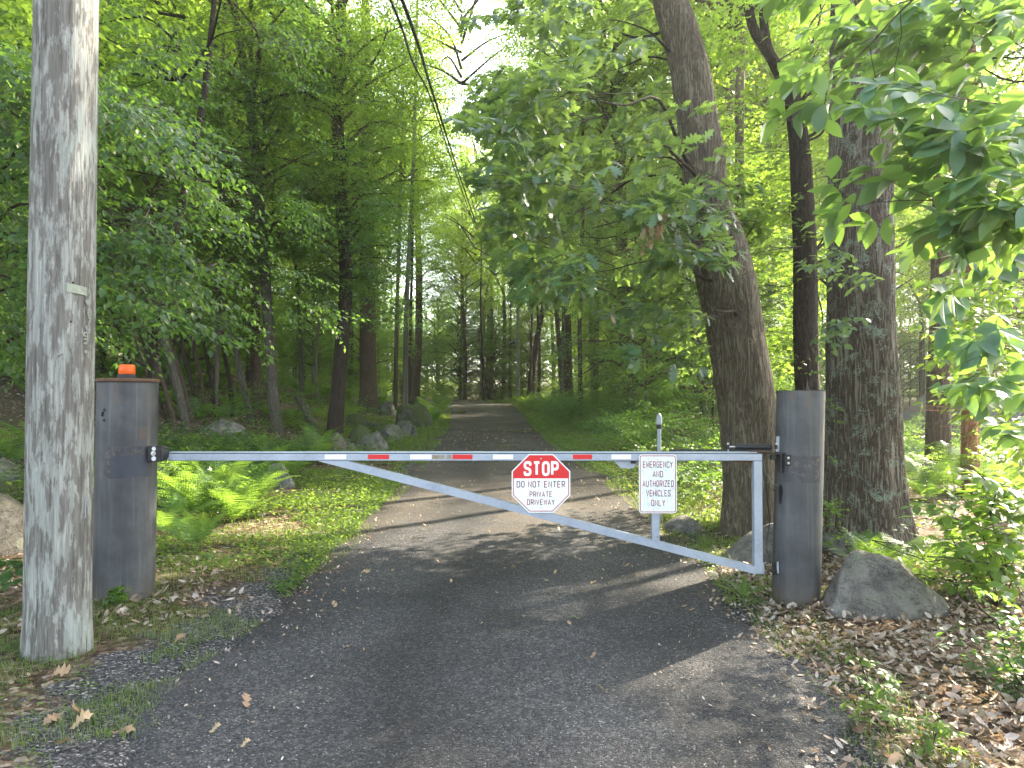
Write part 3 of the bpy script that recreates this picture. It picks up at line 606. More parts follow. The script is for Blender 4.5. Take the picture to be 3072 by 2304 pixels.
def ribbon(path, closed, w):
    p = [np.array(q_, float) for q_ in path]; q2 = []
    for q_ in p:
        if not q2 or np.linalg.norm(q_-q2[-1]) > 1e-5: q2.append(q_)
    p = q2; n = len(p); L, R_ = [], []
    for i in range(n):
        a = p[i]-p[i-1] if (i > 0 or closed) else None; b = p[(i+1) % n]-p[i] if (i < n-1 or closed) else None
        if a is None: a = b
        if b is None: b = a
        a = a/np.linalg.norm(a); b = b/np.linalg.norm(b); na, nb = np.array((-a[1],a[0])), np.array((-b[1],b[0]))
        m_ = na+nb; l_ = np.linalg.norm(m_)
        m_ = na if l_ < .3 else m_/l_; k = min(1/max(np.dot(m_, na), .3), 2.2); L.append(p[i]+m_*w/2*k); R_.append(p[i]-m_*w/2*k)
    return L, R_
def lettering(text, h, stroke, width=None, gap=.28, y=-.0022):
    """flat lettering in the x,z plane, centred on the origin"""
    V, Fc = [], []; x = 0
    for ch in text:
        if ch == ' ': x += .5; continue
        cw = .52 if ch not in 'I.' else .0
        ox = x - (0 if ch not in 'I.' else .26)
        for k, (path, closed) in enumerate(glyph(ch)):
            L, R_ = ribbon([(u+ox, v_) for u, v_ in path], closed, stroke); n = len(V); m_ = len(L)
            V += [(a_[0], y-.00018*k, a_[1]) for a_ in L] + [(a_[0], y-.00018*k, a_[1]) for a_ in R_]
            for i in range(m_ if closed else m_-1): j = (i+1) % m_; Fc.append((n+i, n+j, n+m_+j, n+m_+i))
        x += cw + gap + stroke*.0
    x -= gap; s = (width/x) if width else h
    return MB().add([((a_-x/2)*s, b_, (c_-.5)*h) for a_, b_, c_ in V], Fc)
def plate_outline(pl, y0, y1): return MB().prism(pl, y0, y1)
def ring(pl_out, pl_in, y):
    n = len(pl_out); return MB().add([(x, y, z) for x, z in pl_out]+[(x, y, z) for x, z in pl_in], [(i, (i+1) % n, (i+1) % n+n, i+n) for i in range(n)])
def octo(r_): return [(r_/math.cos(PI/8)*math.cos(PI/8+k*PI/4), r_/math.cos(PI/8)*math.sin(PI/8+k*PI/4)) for k in range(8)]
YS = YG-.012
c = P(1623, 1450, YS); SG = thing('stop_sign', 'octagonal red and white STOP sign on the gate beam', 'sign', tuple(c))
Rr = .2285; oc = octo(Rr)
plate_outline([(x*1, z) for x, z in oc], -.0015, .002).build('plate', M['sign_white'], SG)
zs = Rr*.17
def clip_top(pl, z0):                                           # keep z>=z0
    out = []
    for i in range(len(pl)):
        a, b = pl[i], pl[(i+1) % len(pl)]
        if a[1] >= z0: out.append(a)
        if (a[1] >= z0) != (b[1] >= z0): t_ = (z0-a[1])/(b[1]-a[1]); out.append((a[0]+t_*(b[0]-a[0]), z0))
    return out
i1 = octo(Rr-.009); MB().add([(x, -.0020, z) for x, z in clip_top(i1, zs)], [tuple(range(len(clip_top(i1, zs))))]).build('red_field', M['red'], SG)
oo = [(x, -z) for x, z in clip_top([(x, -z) for x, z in octo(Rr-.0095)], -zs)]; ii = [(x, -z) for x, z in clip_top([(x, -z) for x, z in octo(Rr-.0165)], -zs+.000)]
# lower border: open ribbon round the lower half
lowpts = [(-(Rr-.013), zs)] + [(x, z) for x, z in sorted([q_ for q_ in octo(Rr-.013) if q_[1] < zs], key=lambda q_: math.atan2(q_[1]-.001, q_[0]) % (2*PI))] + [((Rr-.013), zs)]
L_, R2 = ribbon(lowpts, False, .0065); n = len(L_)
MB().add([(a_[0], -.0021, a_[1]) for a_ in L_]+[(a_[0], -.0021, a_[1]) for a_ in R2], [(i, i+1, n+i+1, n+i) for i in range(n-1)]).build('border', M['border_red'], SG)
def put(o, x, z): o.location = (x, 0, z); return o
def txt(s_, px, py, hpx, wpx, stroke, mt, par, cpx, cpy, gap=.28):
    k = YS/F*1.0; return put(lettering(s_, hpx*k, stroke, wpx*k, gap).build('lettering', mt, par), (px-cpx)*k, -(py-cpy)*k)
KX = lambda q_: 1450+q_/3.16; KY = lambda q_: 1280+q_/3.16
txt('STOP', KX(549), KY(398), 36, 98, .235, M['sign_white'], SG, 1623, 1450, .36)
txt('DO NOT ENTER', KX(546), KY(546), 17, 143, .16, M['letter_red'], SG, 1623, 1450, .32)
txt('PRIVATE', KX(546), KY(639), 14.5, 66, .16, M['letter_red'], SG, 1623, 1450, .32)
txt('DRIVEWAY', KX(545), KY(714), 15, 81, .16, M['letter_red'], SG, 1623, 1450, .32)
for z in (Rr*.84, -Rr*.83): MB().tube([(0,-.0024,z),(0,-.005,z),(0,-.0055,z)], [.0055,.005,.002], 12).build('bolt', M['chrome'], SG)
c = P(1973.5, 1451.5, YS); ES = thing('access_sign', 'white rectangular sign with red border reading EMERGENCY AND AUTHORIZED VEHICLES ONLY', 'sign', tuple(c))
def rrect(w, h, r_, n=7):
    out = []
    for sx, sz, a0 in ((1,1,0),(-1,1,PI/2),(-1,-1,PI),(1,-1,3*PI/2)):
        out += [(sx*(w/2-r_)+r_*math.cos(a0+k*PI/2/(n-1)), sz*(h/2-r_)+r_*math.sin(a0+k*PI/2/(n-1))) for k in range(n)]
    return out
k = YS/F; w, h = 113*k, 175*k
plate_outline(rrect(w, h, .024), -.0015, .002).build('plate', M['sign_white'], ES)
MB().add([(x, -.0019, z) for x, z in rrect(w-.013, h-.013, .019)], [tuple(range(28))]).build('weathered_face', M['sign_weathered'], ES)
ring(rrect(w-.014, h-.014, .018), rrect(w-.026, h-.026, .013), -.0024).build('border', M['border_red'], ES)
for s_, x_, y_, wp in (('EMERGENCY',1655,360,85),('AND.',1661,450,31),('AUTHORIZED',1658,540,90),('VEHICLES',1659,630,69),('ONLY',1656,722,38)):
    txt(s_, KX(x_), KY(y_), 17, wp+2, .16, M['letter_red'], ES, 1973.5, 1451.5, .3)
for z in (h*.42, -h*.42): MB().tube([(0,-.0024,z),(0,-.005,z),(0,-.0055,z)], [.0055,.005,.002], 12).build('bolt', M['chrome'], ES)

# bollard-like sensor post behind the gate
c = P(1977, 1240, 9.2); zt2 = c[2]; zg = float(ground(c[0], 9.2))
SP = thing('metal_bollard', 'slim galvanised pipe post with domed cap and black band, behind the white sign', 'post', (c[0], 9.2, zg)); H_ = zt2-zg
MB().tube([(-.012,0,-.2),(0,0,H_-.20)], .027, 20).build('pipe', M['galv'], SP, auto=30)
MB().tube([(0,0,H_-.20),(0,0,H_-.145)], .034, 20).build('band', M['cable'], SP, auto=30)
MB().tube([(0,0,H_-.145),(0,0,H_-.14),(0,0,H_-.045),(0,0,H_-.02),(0,0,H_)], [.032,.036,.036,.026,.006], 20).build('domed_cap', M['galv'], SP, auto=30)

# ================================================================== NEAR UTILITY POLE
PY = 4.50
b0 = P(172, 1960, PY); b1 = P(200, 0, PY); Rb = 90*PY/F*.985; Rt = 88.5*PY/F*.97
sl_ = (b1[0]-b0[0])/(b1[2]-b0[2]); xp0 = b0[0]-sl_*b0[2]
PL = thing('utility_pole', 'weathered grey wooden utility pole with metal number tags, nearest to the camera', 'utility pole', (xp0, PY, 0), 'utility poles')
n, mz = 110, 240; zz = np.concatenate([np.linspace(-.4, 4.3, 220), np.linspace(4.35, 9.6, 20)]); a = np.arange(n)*2*PI/n; A, ZZ = np.meshgrid(a, zz)
rr = Rb + (Rt-Rb)*ZZ/4.3 + .004*vn(np.cos(A)*1.5, np.sin(A)*1.5, ZZ*.5, 3)
gr = fbm(A*180/PI*.16, ZZ*.9, 0, 12, 4); fl = vn(A*9, ZZ*2.1, 0, 14)
rr = rr + .0022*gr - .0028*sstep(.15, .3, fl) 
for (aa, z0_, z1_, dp) in ((-.28, 2.9, 3.5, .02), (-.15, 2.85, 3.3, .012), (.35, .2, 1.9, .008), (-.45, 1.0, 2.4, .008), (.1, 3.3, 4.3, .006), (.95,1.2,2.2,.01)):
    wgt = np.exp(-((((A-aa+PI) % (2*PI)-PI) + .02*np.sin(ZZ*5+aa*9))/.020)**2)*sstep(z0_, z0_+.25, ZZ)*(1-sstep(z1_-.25, z1_, ZZ)); rr = rr-dp*wgt
rr = rr + .012*(1-sstep(-.05, .35, ZZ))
V = np.stack([sl_*ZZ + rr*np.sin(A), -rr*np.cos(A), ZZ], -1).reshape(-1, 3)
i, j = np.meshgrid(np.arange(mz-1), np.arange(n), indexing='ij'); q = np.stack([i*n+j, i*n+(j+1) % n, (i+1)*n+(j+1) % n, (i+1)*n+j], -1).reshape(-1, 4)
obj('shaft', new_mesh('shaft', V, quads=q, smooth=True), M['pole'], PL)
def on_pole(px, py, off=.004):
    p = P(px, py, PY-.15); z = p[2]; R_ = Rb+(Rt-Rb)*z/4.3
    for _ in range(4):
        s = np.clip((p[0]-xp0-sl_*z)/R_, -.99, .99); p = P(px, py, PY-R_*math.sqrt(1-s*s)); z = p[2]
    a_ = math.asin(s); return np.array((sl_*z+(R_+off)*math.sin(a_), -(R_+off)*math.cos(a_), z)), a_
def wrap(me_mb, px, py, off=.005):                              # bend flat x,z geometry round the pole
    c_, a_ = on_pole(px, py, 0); z0_ = c_[2]; R_ = Rb+(Rt-Rb)*z0_/4.3
    me_mb.v = [(sl_*(z0_+z)+(R_+off-y)*math.sin(a_+x/R_), -(R_+off-y)*math.cos(a_+x/R_), z0_+z) for x, y, z in me_mb.v]; return me_mb
strip = MB()
for i in range(10): strip.box((-.055+.012*i+.006, 0, -.0012*i+.005), (.0119, .0012, .052))
st = wrap(strip, 252, 868).build('tag_strip', M['tag_metal'], PL)
wrap(lettering('E7E.3002', .03, .14, .085, .3, y=-.0016), 257, 868.5).build('stamped_lettering', M['tag_digit'], st)
ov = wrap(MB().add([(.021*math.cos(a_), -.001, .019*math.sin(a_)) for a_ in np.linspace(0, 2*PI, 25)[:-1]]+[(.019*math.cos(a_), -.003, .017*math.sin(a_)) for a_ in np.linspace(0, 2*PI, 25)[:-1]], [tuple(range(24,48))]+[(i, (i+1) % 24, 24+(i+1) % 24, 24+i) for i in range(24)]), 265, 907).build('oval_tag', M['tag_digit'], PL)
wrap(lettering('7L.28', .014, .16, .028, .3, y=-.0042), 265, 907).build('stamped_lettering', M['tag_metal'], ov)
for ch, py in zip('87992', (937, 961, 985, 1007, 1019)):
    pass
for ch, px, py in (('8',266,937),('7',265,963),('9',264,988),('9',262,1008),('2',262,1024)):
    L0 = lettering(ch, .042 if ch != '2' else .03, .22, .026, .1, y=-.002); wrap(L0, px, py, .006).build('number_digit', M['tag_digit'], PL)
wrap(MB().add([(.012*math.cos(a_), -.001, .011*math.sin(a_)) for a_ in np.linspace(0, 2*PI, 17)[:-1]], [tuple(range(16))]), 262, 1055).build('round_tag', M['tag_digit'], PL)
for (px, py, L) in ((170,1071,.07),(160,1265,.03),(115,560,.0)):
    if L:
        c_, a_ = on_pole(px, py, -.01); dd = np.array((math.sin(a_)+.9, -math.cos(a_), .35)); dd /= np.linalg.norm(dd)
        MB().tube([c_, c_+dd*L*.9, c_+dd*L], [.0025,.0025,.005], 7).build('bent_nail', M['rust'], PL)
for (px, py) in ((246,848),(242,965)):
    c_, a_ = on_pole(px, py, .0005); nn = np.array((math.sin(a_), -math.cos(a_), 0)); MB().tube([c_, c_+nn*.003], .006, 10).build('painted_nail_hole', M['recess_dark'], PL)  # near-black discs, the shade of each hole put into the colour
a_ = np.linspace(0, 2*PI, 15)[:-1]; rg = MB(); rg.tube([(.008*math.cos(u), -.002, .012*math.sin(u)) for u in np.linspace(0, 2*PI, 17)], .002, 5, False); wrap(rg, 254, 1884, .003).build('staple', M['chrome'], PL)
wrap(MB().bar((0,-.003,-.06),(0.004,-.003,.06),.004,.003), 257, 1525, .004).build('ground_wire', M['galv'], PL)
for (x_, z_, c_) in ():
    pass
# cross-arm hardware above the picture
MB().bar((-.9,.14,8.9),(.9,.14,8.9),.09,.11).build('crossarm', M['pole'], PL)

# far utility pole on the bend
fp = hit(1555, 1206); FPY = float(fp[1]); print('far pole Y', FPY)
zt3 = P(1553, 860, FPY)[2]
FPL = thing('utility_pole', 'distant thin wooden utility pole standing at the bend of the drive', 'utility pole', tuple(fp), 'utility poles')
MB().tube([(0,0,-.3),(-.03,0,(zt3-fp[2])*.5),(-.06,0,zt3-fp[2])], [.135,.12,.10], 14).build('shaft', M['pole'], FPL, auto=30)
MB().tube([(-.6,0,zt3-fp[2]-4.5),(-.25,-.1,zt3-fp[2]-4.4)], [.16,.16], 12).build('transformer', M['black_steel'], FPL, auto=30)
MB().bar((-.35,0,zt3-fp[2]-4.2),(.0,0,zt3-fp[2]-4.2),.05,.05).build('bracket', M['black_steel'], FPL)
for k, (pp, rad, lab) in enumerate([
    ([(1172,0,9.6),(1240,190,13.5),(1290,289,17),(1383,564,30),(1470,796,45),(1543,948,FPY-.1)], .020, 'left one of the two thick black overhead cables'),
    ([(1207,0,9.4),(1297,275,16),(1391,564,29),(1475,796,44),(1546,955,FPY-.1)], .028, 'thicker right one of the two black overhead cables'),
    ([(1289,0,12),(1347,217,17),(1384,347,22),(1450,520,32),(1490,700,45),(1550,880,FPY-.1)], .006, 'thin single wire above the two thick overhead cables')]):
    pts = [P(*q_) for q_ in pp]; e = pts[0]; pts = [np.array((xp0+.35*k+sl_*8.8, PY+.1, 8.75)), (e+np.array((xp0+.35*k,PY,8.75)))/2+np.array((.0,0,-.12))] + pts
    tag(MB().tube(smooth_path(pts, 70), rad, 8).build('overhead_cable', M['cable'], smooth=True), lab, 'cable', 'overhead cables along the drive')
# ================================================================== BOULDERS
def rock_mesh(w, d, h, seed, ang=.5, sub=4, sink=.25, prof=None):
    bm = bmesh.new(); bmesh.ops.create_icosphere(bm, subdivisions=sub, radius=1); V = np.array([v.co for v in bm.verts]); Fc = [[v.index for v in f.verts] for f in bm.faces]; bm.free()
    g_ = rs(seed); pw = np.sign(V)*np.abs(V)**.8; V = pw/np.maximum(np.linalg.norm(pw, axis=1, keepdims=True), 1e-6)
    for _ in range(int(4+ang*7)):                               # knock flats on it
        n = g_.normal(size=3); n[2] = abs(n[2])*.8; n /= np.linalg.norm(n); k = g_.uniform(.62, .88); dd = V@n
        V = V - np.maximum(0, dd-k)[:,None]*n*(.85)
    V = V*(1+.16*fbm(V[:,0]*1.2+seed, V[:,1]*1.2, V[:,2]*1.2, seed, 3))[:,None] + .028*fbm(V[:,0]*6, V[:,1]*6+seed, V[:,2]*6, seed+1, 4)[:,None]*V
    V = V/np.array([np.ptp(V[:,0])/2, np.ptp(V[:,1])/2, 1]); top = V[:,2].max(); V[:,2] /= top
    if prof: V[:,2] *= np.interp(V[:,0], [a for a, _ in prof], [b for _, b in prof])*(1.12-.25*np.abs(V[:,1]))
    V = V*np.array([w/2, d/2, h]); V[:,2] = np.where(V[:,2] < 0, V[:,2]*sink, V[:,2])
    m_ = new_mesh('boulder', V, tris=np.array(Fc), smooth=True); return m_
def boulder(x0, x1, yt, yb, label, mt='rock', seed=1, depth=.8, ang=.5, group=None, rot=0, dy=0, sub=4, prof=None):
    f = hit((x0+x1)/2, yb); w = (x1-x0)*f[1]/F*(1.15 if group else 1.0); d_ = w*depth; Yc = f[1]+d_*.35+dy; x = P((x0+x1)/2, yb, Yc)[0]; zg = float(ground(x, Yc)); zt = P((x0+x1)/2, yt, Yc)[2]
    h = max(.06, zt-zg+.02)*(1.1 if group else 1.0)
    o = obj('boulder', rock_mesh(w, d_, h, seed, ang, sub, prof=prof), M[mt], None, (x, Yc, zg-.02)); tag(o, label, 'boulder', group); return o
GL = 'boulders lining the left side of the drive'
boulder(2450,2835,1664,1850,'big pale grey boulder right behind the base of the right steel post','rock',4,.75,.25,sub=5,prof=[(-1,.55),(-.7,.9),(-.35,1),(-.05,.94),(.2,.84),(.5,.68),(.75,.55),(1,.45)])
boulder(2118,2480,1566,1690,'lichen-spotted boulder under the gate foot at the leaning trunk','rock',11,.7,.5,sub=5,prof=[(-1,.5),(-.5,.62),(-.2,.7),(.1,1.0),(1,.95)])
boulder(2455,2560,1600,1690,'low grey boulder squeezed between right steel post and furrowed trunk','rock',21,.9,.4,dy=.3)
boulder(1990,2130,1545,1600,'small half-buried greenish boulder beside the gate sign upright','rock',23,.8,.3)
boulder(-190,98,1482,1672,'brown rounded boulder at the left picture edge, lowest of the three','rock_warm',31,.9,.05)
boulder(-60,104,1440,1540,'dark flat rock wedged in the middle of the left edge pile','rock_moss',33,.9,.8,dy=.5)
boulder(-170,118,1376,1530,'pale grey boulder topping the pile behind the utility pole','rock',35,.9,.4,dy=.9)
boulder(255,318,1456,1570,'lichen-covered grey rock seen between wooden pole and steel post','rock',37,.9,.6)
boulder(790,888,1396,1464,'grey boulder half hidden behind the bright ferns','rock',39,.9,.6,GL)
boulder(590,745,1256,1312,'flat broad grey rock on the leafy bank under leaning stems','rock',41,.6,.6)
boulder(636,735,1296,1335,'thin tan ledge of rock poking from the leafy bank','rock_warm',43,.6,.8)
boulder(972,1042,1302,1360,'pointed pinkish boulder nearest the beam in the row',  'rock_warm',45,1.,.9,GL)
boulder(1022,1072,1330,1358,'small pale rock at the foot of the pointed pinkish boulder','rock',47,.9,.6,GL)
boulder(1034,1110,1278,1340,'mossy tilted boulder beside the dark trunk','rock_moss',49,.9,.8,GL)
boulder(1062,1166,1298,1358,'rounded grey boulder lowest in the row by the grass','rock_row',51,.85,.4,GL)
boulder(1034,1104,1244,1292,'dark shaded boulder at the back behind the mossy tilted one','rock_moss',53,.9,.5,GL)
boulder(1138,1216,1276,1328,'squat tan-grey boulder in the middle of the row','rock_row',55,.9,.6,GL)
boulder(1178,1236,1266,1306,'small domed boulder in front of the largest one','rock_row',57,.9,.5,GL)
boulder(1180,1290,1219,1292,'largest rounded boulder with dark streaks in the row','rock_moss',59,.9,.35,GL,sub=5)
boulder(1208,1320,1194,1246,'long flat-topped mossy boulder behind the largest one','rock_moss',61,.8,.8,GL)
boulder(1180,1226,1216,1250,'dark flat slab tucked behind the left of the largest boulder','rock_moss',63,.8,.9,GL,dy=.8)
boulder(1126,1184,1206,1248,'grey weathered boulder at the foot of the thick smooth trunk','rock_row',65,.9,.7,GL)
boulder(1228,1254,1280,1312,'little wedge rock right of the domed boulder','rock_row',67,.9,.7,GL)
boulder(1268,1304,1230,1252,'small grey rock right of the largest boulder in ferns','rock',69,.9,.5,GL)
boulder(1108,1146,1262,1300,'small stone in the gap left of the squat boulder','rock_moss',71,.9,.6,GL)
boulder(2690,2760,1385,1420,'pale rock left of the flared trunk in the sunny yard','rock',73,.9,.5)
boulder(2815,2895,1393,1425,'sunlit pale rock between the flared trunk and the orange trunk','rock',75,.9,.4)
boulder(2990,3100,1404,1450,'sunlit pale rock near the house at the right edge','rock',77,.9,.4)

# ================================================================== TRUNKS
def trunk_mesh(pts, rad, sides, rings, amp, freq, seed, flare=.0, roots=4, vz=.25):
    """pts local (m,3), rad (m,)"""
    pr = smooth_path(np.concatenate([np.asarray(pts, float), np.asarray(rad, float)[:,None]], 1), rings); p, R_ = pr[:,:3], pr[:,3]
    T = np.gradient(p, axis=0); a = np.arange(sides)*2*PI/sides; A, I = np.meshgrid(a, np.arange(rings)); Zz = p[I,2]-p[0,2]; r_ = R_[I]
    hgt = Zz
    if flare: r_ = r_*(1+flare*np.exp(-np.maximum(hgt, 0)/(.9*R_[0]+.08))*(1+.55*np.cos(A*roots+seed)+.3*np.cos(A*(roots+2)+seed*2)))
    if amp:
        k = freq; nz = fbm(np.cos(A)*k*R_[0]*3, np.sin(A)*k*R_[0]*3, Zz*k*vz, seed, 4); rid = 1-np.abs(vn(np.cos(A)*k*R_[0]*4, np.sin(A)*k*R_[0]*4, Zz*k*vz*.6, seed+5))*2
        r_ = r_ + amp*(nz + .7*rid) + R_[I]*.06*vn(np.cos(A)*1.3, np.sin(A)*1.3, Zz*.7, seed+9)
    V = np.stack([p[I,0]+r_*np.cos(A), p[I,1]+r_*np.sin(A), p[I,2]], -1).reshape(-1, 3)
    i, j = np.meshgrid(np.arange(rings-1), np.arange(sides), indexing='ij'); j2 = (j+1) % sides
    return new_mesh('trunk', V, quads=np.stack([i*sides+j, i*sides+j2, (i+1)*sides+j2, (i+1)*sides+j], -1).reshape(-1, 4), smooth=True)
TREES = []
def px_tree(pix, label, bark='bark_grey', cat='tree', group=None, sides=16, rings=60, amp=.004, freq=9, seed=1, flare=.25, top=None, base=None, dY=0.0, Ydrift=0.0, name='tree', roots=4):
    """pix: [(px,py,width_px)...] base first; trunk stands in the plane of its base"""
    f = hit(pix[0][0], pix[0][1]) if base is None else np.array(base, float); Yb = f[1]+dY; pts = []; rad = []
    b = P(pix[0][0], pix[0][1], Yb); zb_ = float(ground(b[0], Yb)); o = np.array((b[0], Yb, zb_))
    for k, (px, py, w) in enumerate(pix):
        q_ = P(px, py, Yb+Ydrift*k); pts.append(q_-o); rad.append(w*Yb/F/2)
    pts[0] = np.array((pts[0][0], 0, 0.)); d_ = pts[1]-pts[0]; pts.insert(0, pts[0]-d_/np.linalg.norm(d_)*.35); rad.insert(0, rad[0])
    if top:                                                     # continues above the picture
        d_ = pts[-1]-pts[-2]; d_ /= np.linalg.norm(d_); L = (top-pts[-1][2])
        if L > .5: d_ = d_*np.array((.6,.6,1)); pts += [pts[-1]+d_*L*.5, pts[-1]+d_*L]; rad += [rad[-1]*.75, rad[-1]*.35]
    T_ = thing(name, label, cat, tuple(o), group)
    ob = obj('trunk', trunk_mesh(pts, rad, sides, rings, amp, freq, seed, flare, roots), M[bark], T_)
    TREES.append((T_, o, pts, rad)); return T_, o, pts, rad
# ================================================================== LEAVES
def tmpl(V, tris): return np.array(V, float), np.array(tris)
def fan_leaf(outline, droop=.25, fold=.18, mid=None):
    """outline: right half (x,y) from base to tip; symmetric leaf folded on the midrib"""
    half = np.array(outline, float); n = len(half); mids = np.linspace(half[0,0], half[-1,0], n); V = []; tr_ = []
    for k in range(n): V.append((half[k,0], 0, 0))              # midrib points share the x of the outline
    for s in (1, -1):
        for k in range(n): V.append((half[k,0], s*half[k,1], abs(half[k,1])*fold))
    for s_, off in ((1, n), (-1, 2*n)):
        for k in range(n-1):
            a, b, c_, d_ = k, k+1, off+k+1, off+k
            t1, t2 = (a, b, c_), (a, c_, d_)
            tr_ += [t1, t2] if s_ > 0 else [t1[::-1], t2[::-1]]
    V = np.array(V); V[:,2] -= droop*V[:,0]**2
    T_ = np.array(tr_); area = np.linalg.norm(np.cross(V[T_[:,1]]-V[T_[:,0]], V[T_[:,2]]-V[T_[:,0]]), axis=1); return V, T_[area > 1e-6]
def strip_leaf(outline, droop=.25, fold=.1):
    n = len(outline); V = [(x, y, fold*abs(y)-droop*x*x) for x, y in outline]+[(x, -y, fold*abs(y)*.2-droop*x*x) for x, y in outline[1:-1]]; T_ = []
    R = lambda i: i if i in (0, n-1) else n+i-1
    for i in range(n-1):
        a, b, c_, d_ = i, i+1, R(i+1), R(i)
        if a != d_: T_.append((a, d_, c_) if c_ != b else (a, d_, b))
        if b != c_: T_.append((a, c_, b))
    return tmpl(V, T_)
L_MID = fan_leaf([(0,0),(.35,.28),(.72,.18),(1,0)])
L_M4 = fan_leaf([(0,0),(.42,.30),(1,0)])
L_TRI = tmpl([(0,0,0),(.6,.33,.05),(1,-.2,-.1)], [(0,2,1)])
L_SIMPLE = tmpl([(0,0,0),(.45,.27,.06),(1,0,-.12),(.45,-.27,.06)], [(0,2,1),(0,3,2)])
L_OVATE = fan_leaf([(0,0),(.12,.19),(.35,.28),(.62,.23),(.84,.10),(1,0)])
L_LONG = fan_leaf([(0,0),(.12,.10),(.3,.19),(.52,.24),(.70,.20),(.86,.10),(1,0)], .22, .2)
L_OAK = strip_leaf([(0,0),(.10,.05),(.2,.17),(.25,.07),(.38,.27),(.47,.09),(.60,.34),(.66,.12),(.80,.25),(.84,.10),(.95,.09),(1,0)], .2, .1)
L_OAK_DRY = strip_leaf([(0,0),(.10,.04),(.2,.15),(.25,.06),(.38,.24),(.47,.08),(.60,.30),(.66,.11),(.82,.2),(.86,.07),(1,0)], -.35, .7)
L_OAK_DRY2 = strip_leaf([(0,0),(.12,.05),(.25,.17),(.30,.07),(.45,.26),(.55,.1),(.72,.24),(.78,.08),(1,0)], .3, -.4)
L_DRY3 = fan_leaf([(0,0),(.2,.2),(.5,.26),(.8,.15),(1,0)], -.5, .5)
def maple_t():
    ang = [180,122,92,60,28,0]; rad = [.10,.50,.34,.82,.40,1.0]; pts = [(0,0)]
    out = [(.35+r_*.62*math.cos(math.radians(a)), r_*.62*math.sin(math.radians(a))) for a, r_ in zip(ang, rad)]
    full = out + [(x, -y) for x, y in out[-2:0:-1]]; V = [(.35,0,.0)] + [(x, y, abs(y)*.12-.15*(x)**2) for x, y in full]; n = len(full)
    return tmpl(V, [(0, 1+(i+1) % n, 1+i) for i in range(n)])
L_MAPLE = maple_t()
def nrm(v): return v/np.maximum(np.linalg.norm(v, axis=-1, keepdims=True), 1e-9)
def leaves_arrays(L, T_):
    """L: (Pn,Dn,Nn,Sn)"""
    Pn, D, N_, S = L; D = nrm(D); B_ = nrm(np.cross(N_, D)); N2 = np.cross(D, B_); V0, tr_ = T_
    V = Pn[:,None] + S[:,None,None]*(V0[None,:,0,None]*D[:,None] + V0[None,:,1,None]*B_[:,None] + V0[None,:,2,None]*N2[:,None])
    Q_ = tr_[None] + (np.arange(len(Pn))*len(V0))[:,None,None]
    return V.reshape(-1, 3), Q_.reshape(-1, 3)
def leaf_mesh(name, groups):
    """groups: list of (leafset, template)"""
    Vs, Ts, o = [], [], 0
    for L, T_ in groups:
        if len(L[0]) == 0: continue
        V, t_ = leaves_arrays(L, T_); Vs.append(V); Ts.append(t_+o); o += len(V)
    return new_mesh(name, np.concatenate(Vs), tris=np.concatenate(Ts))
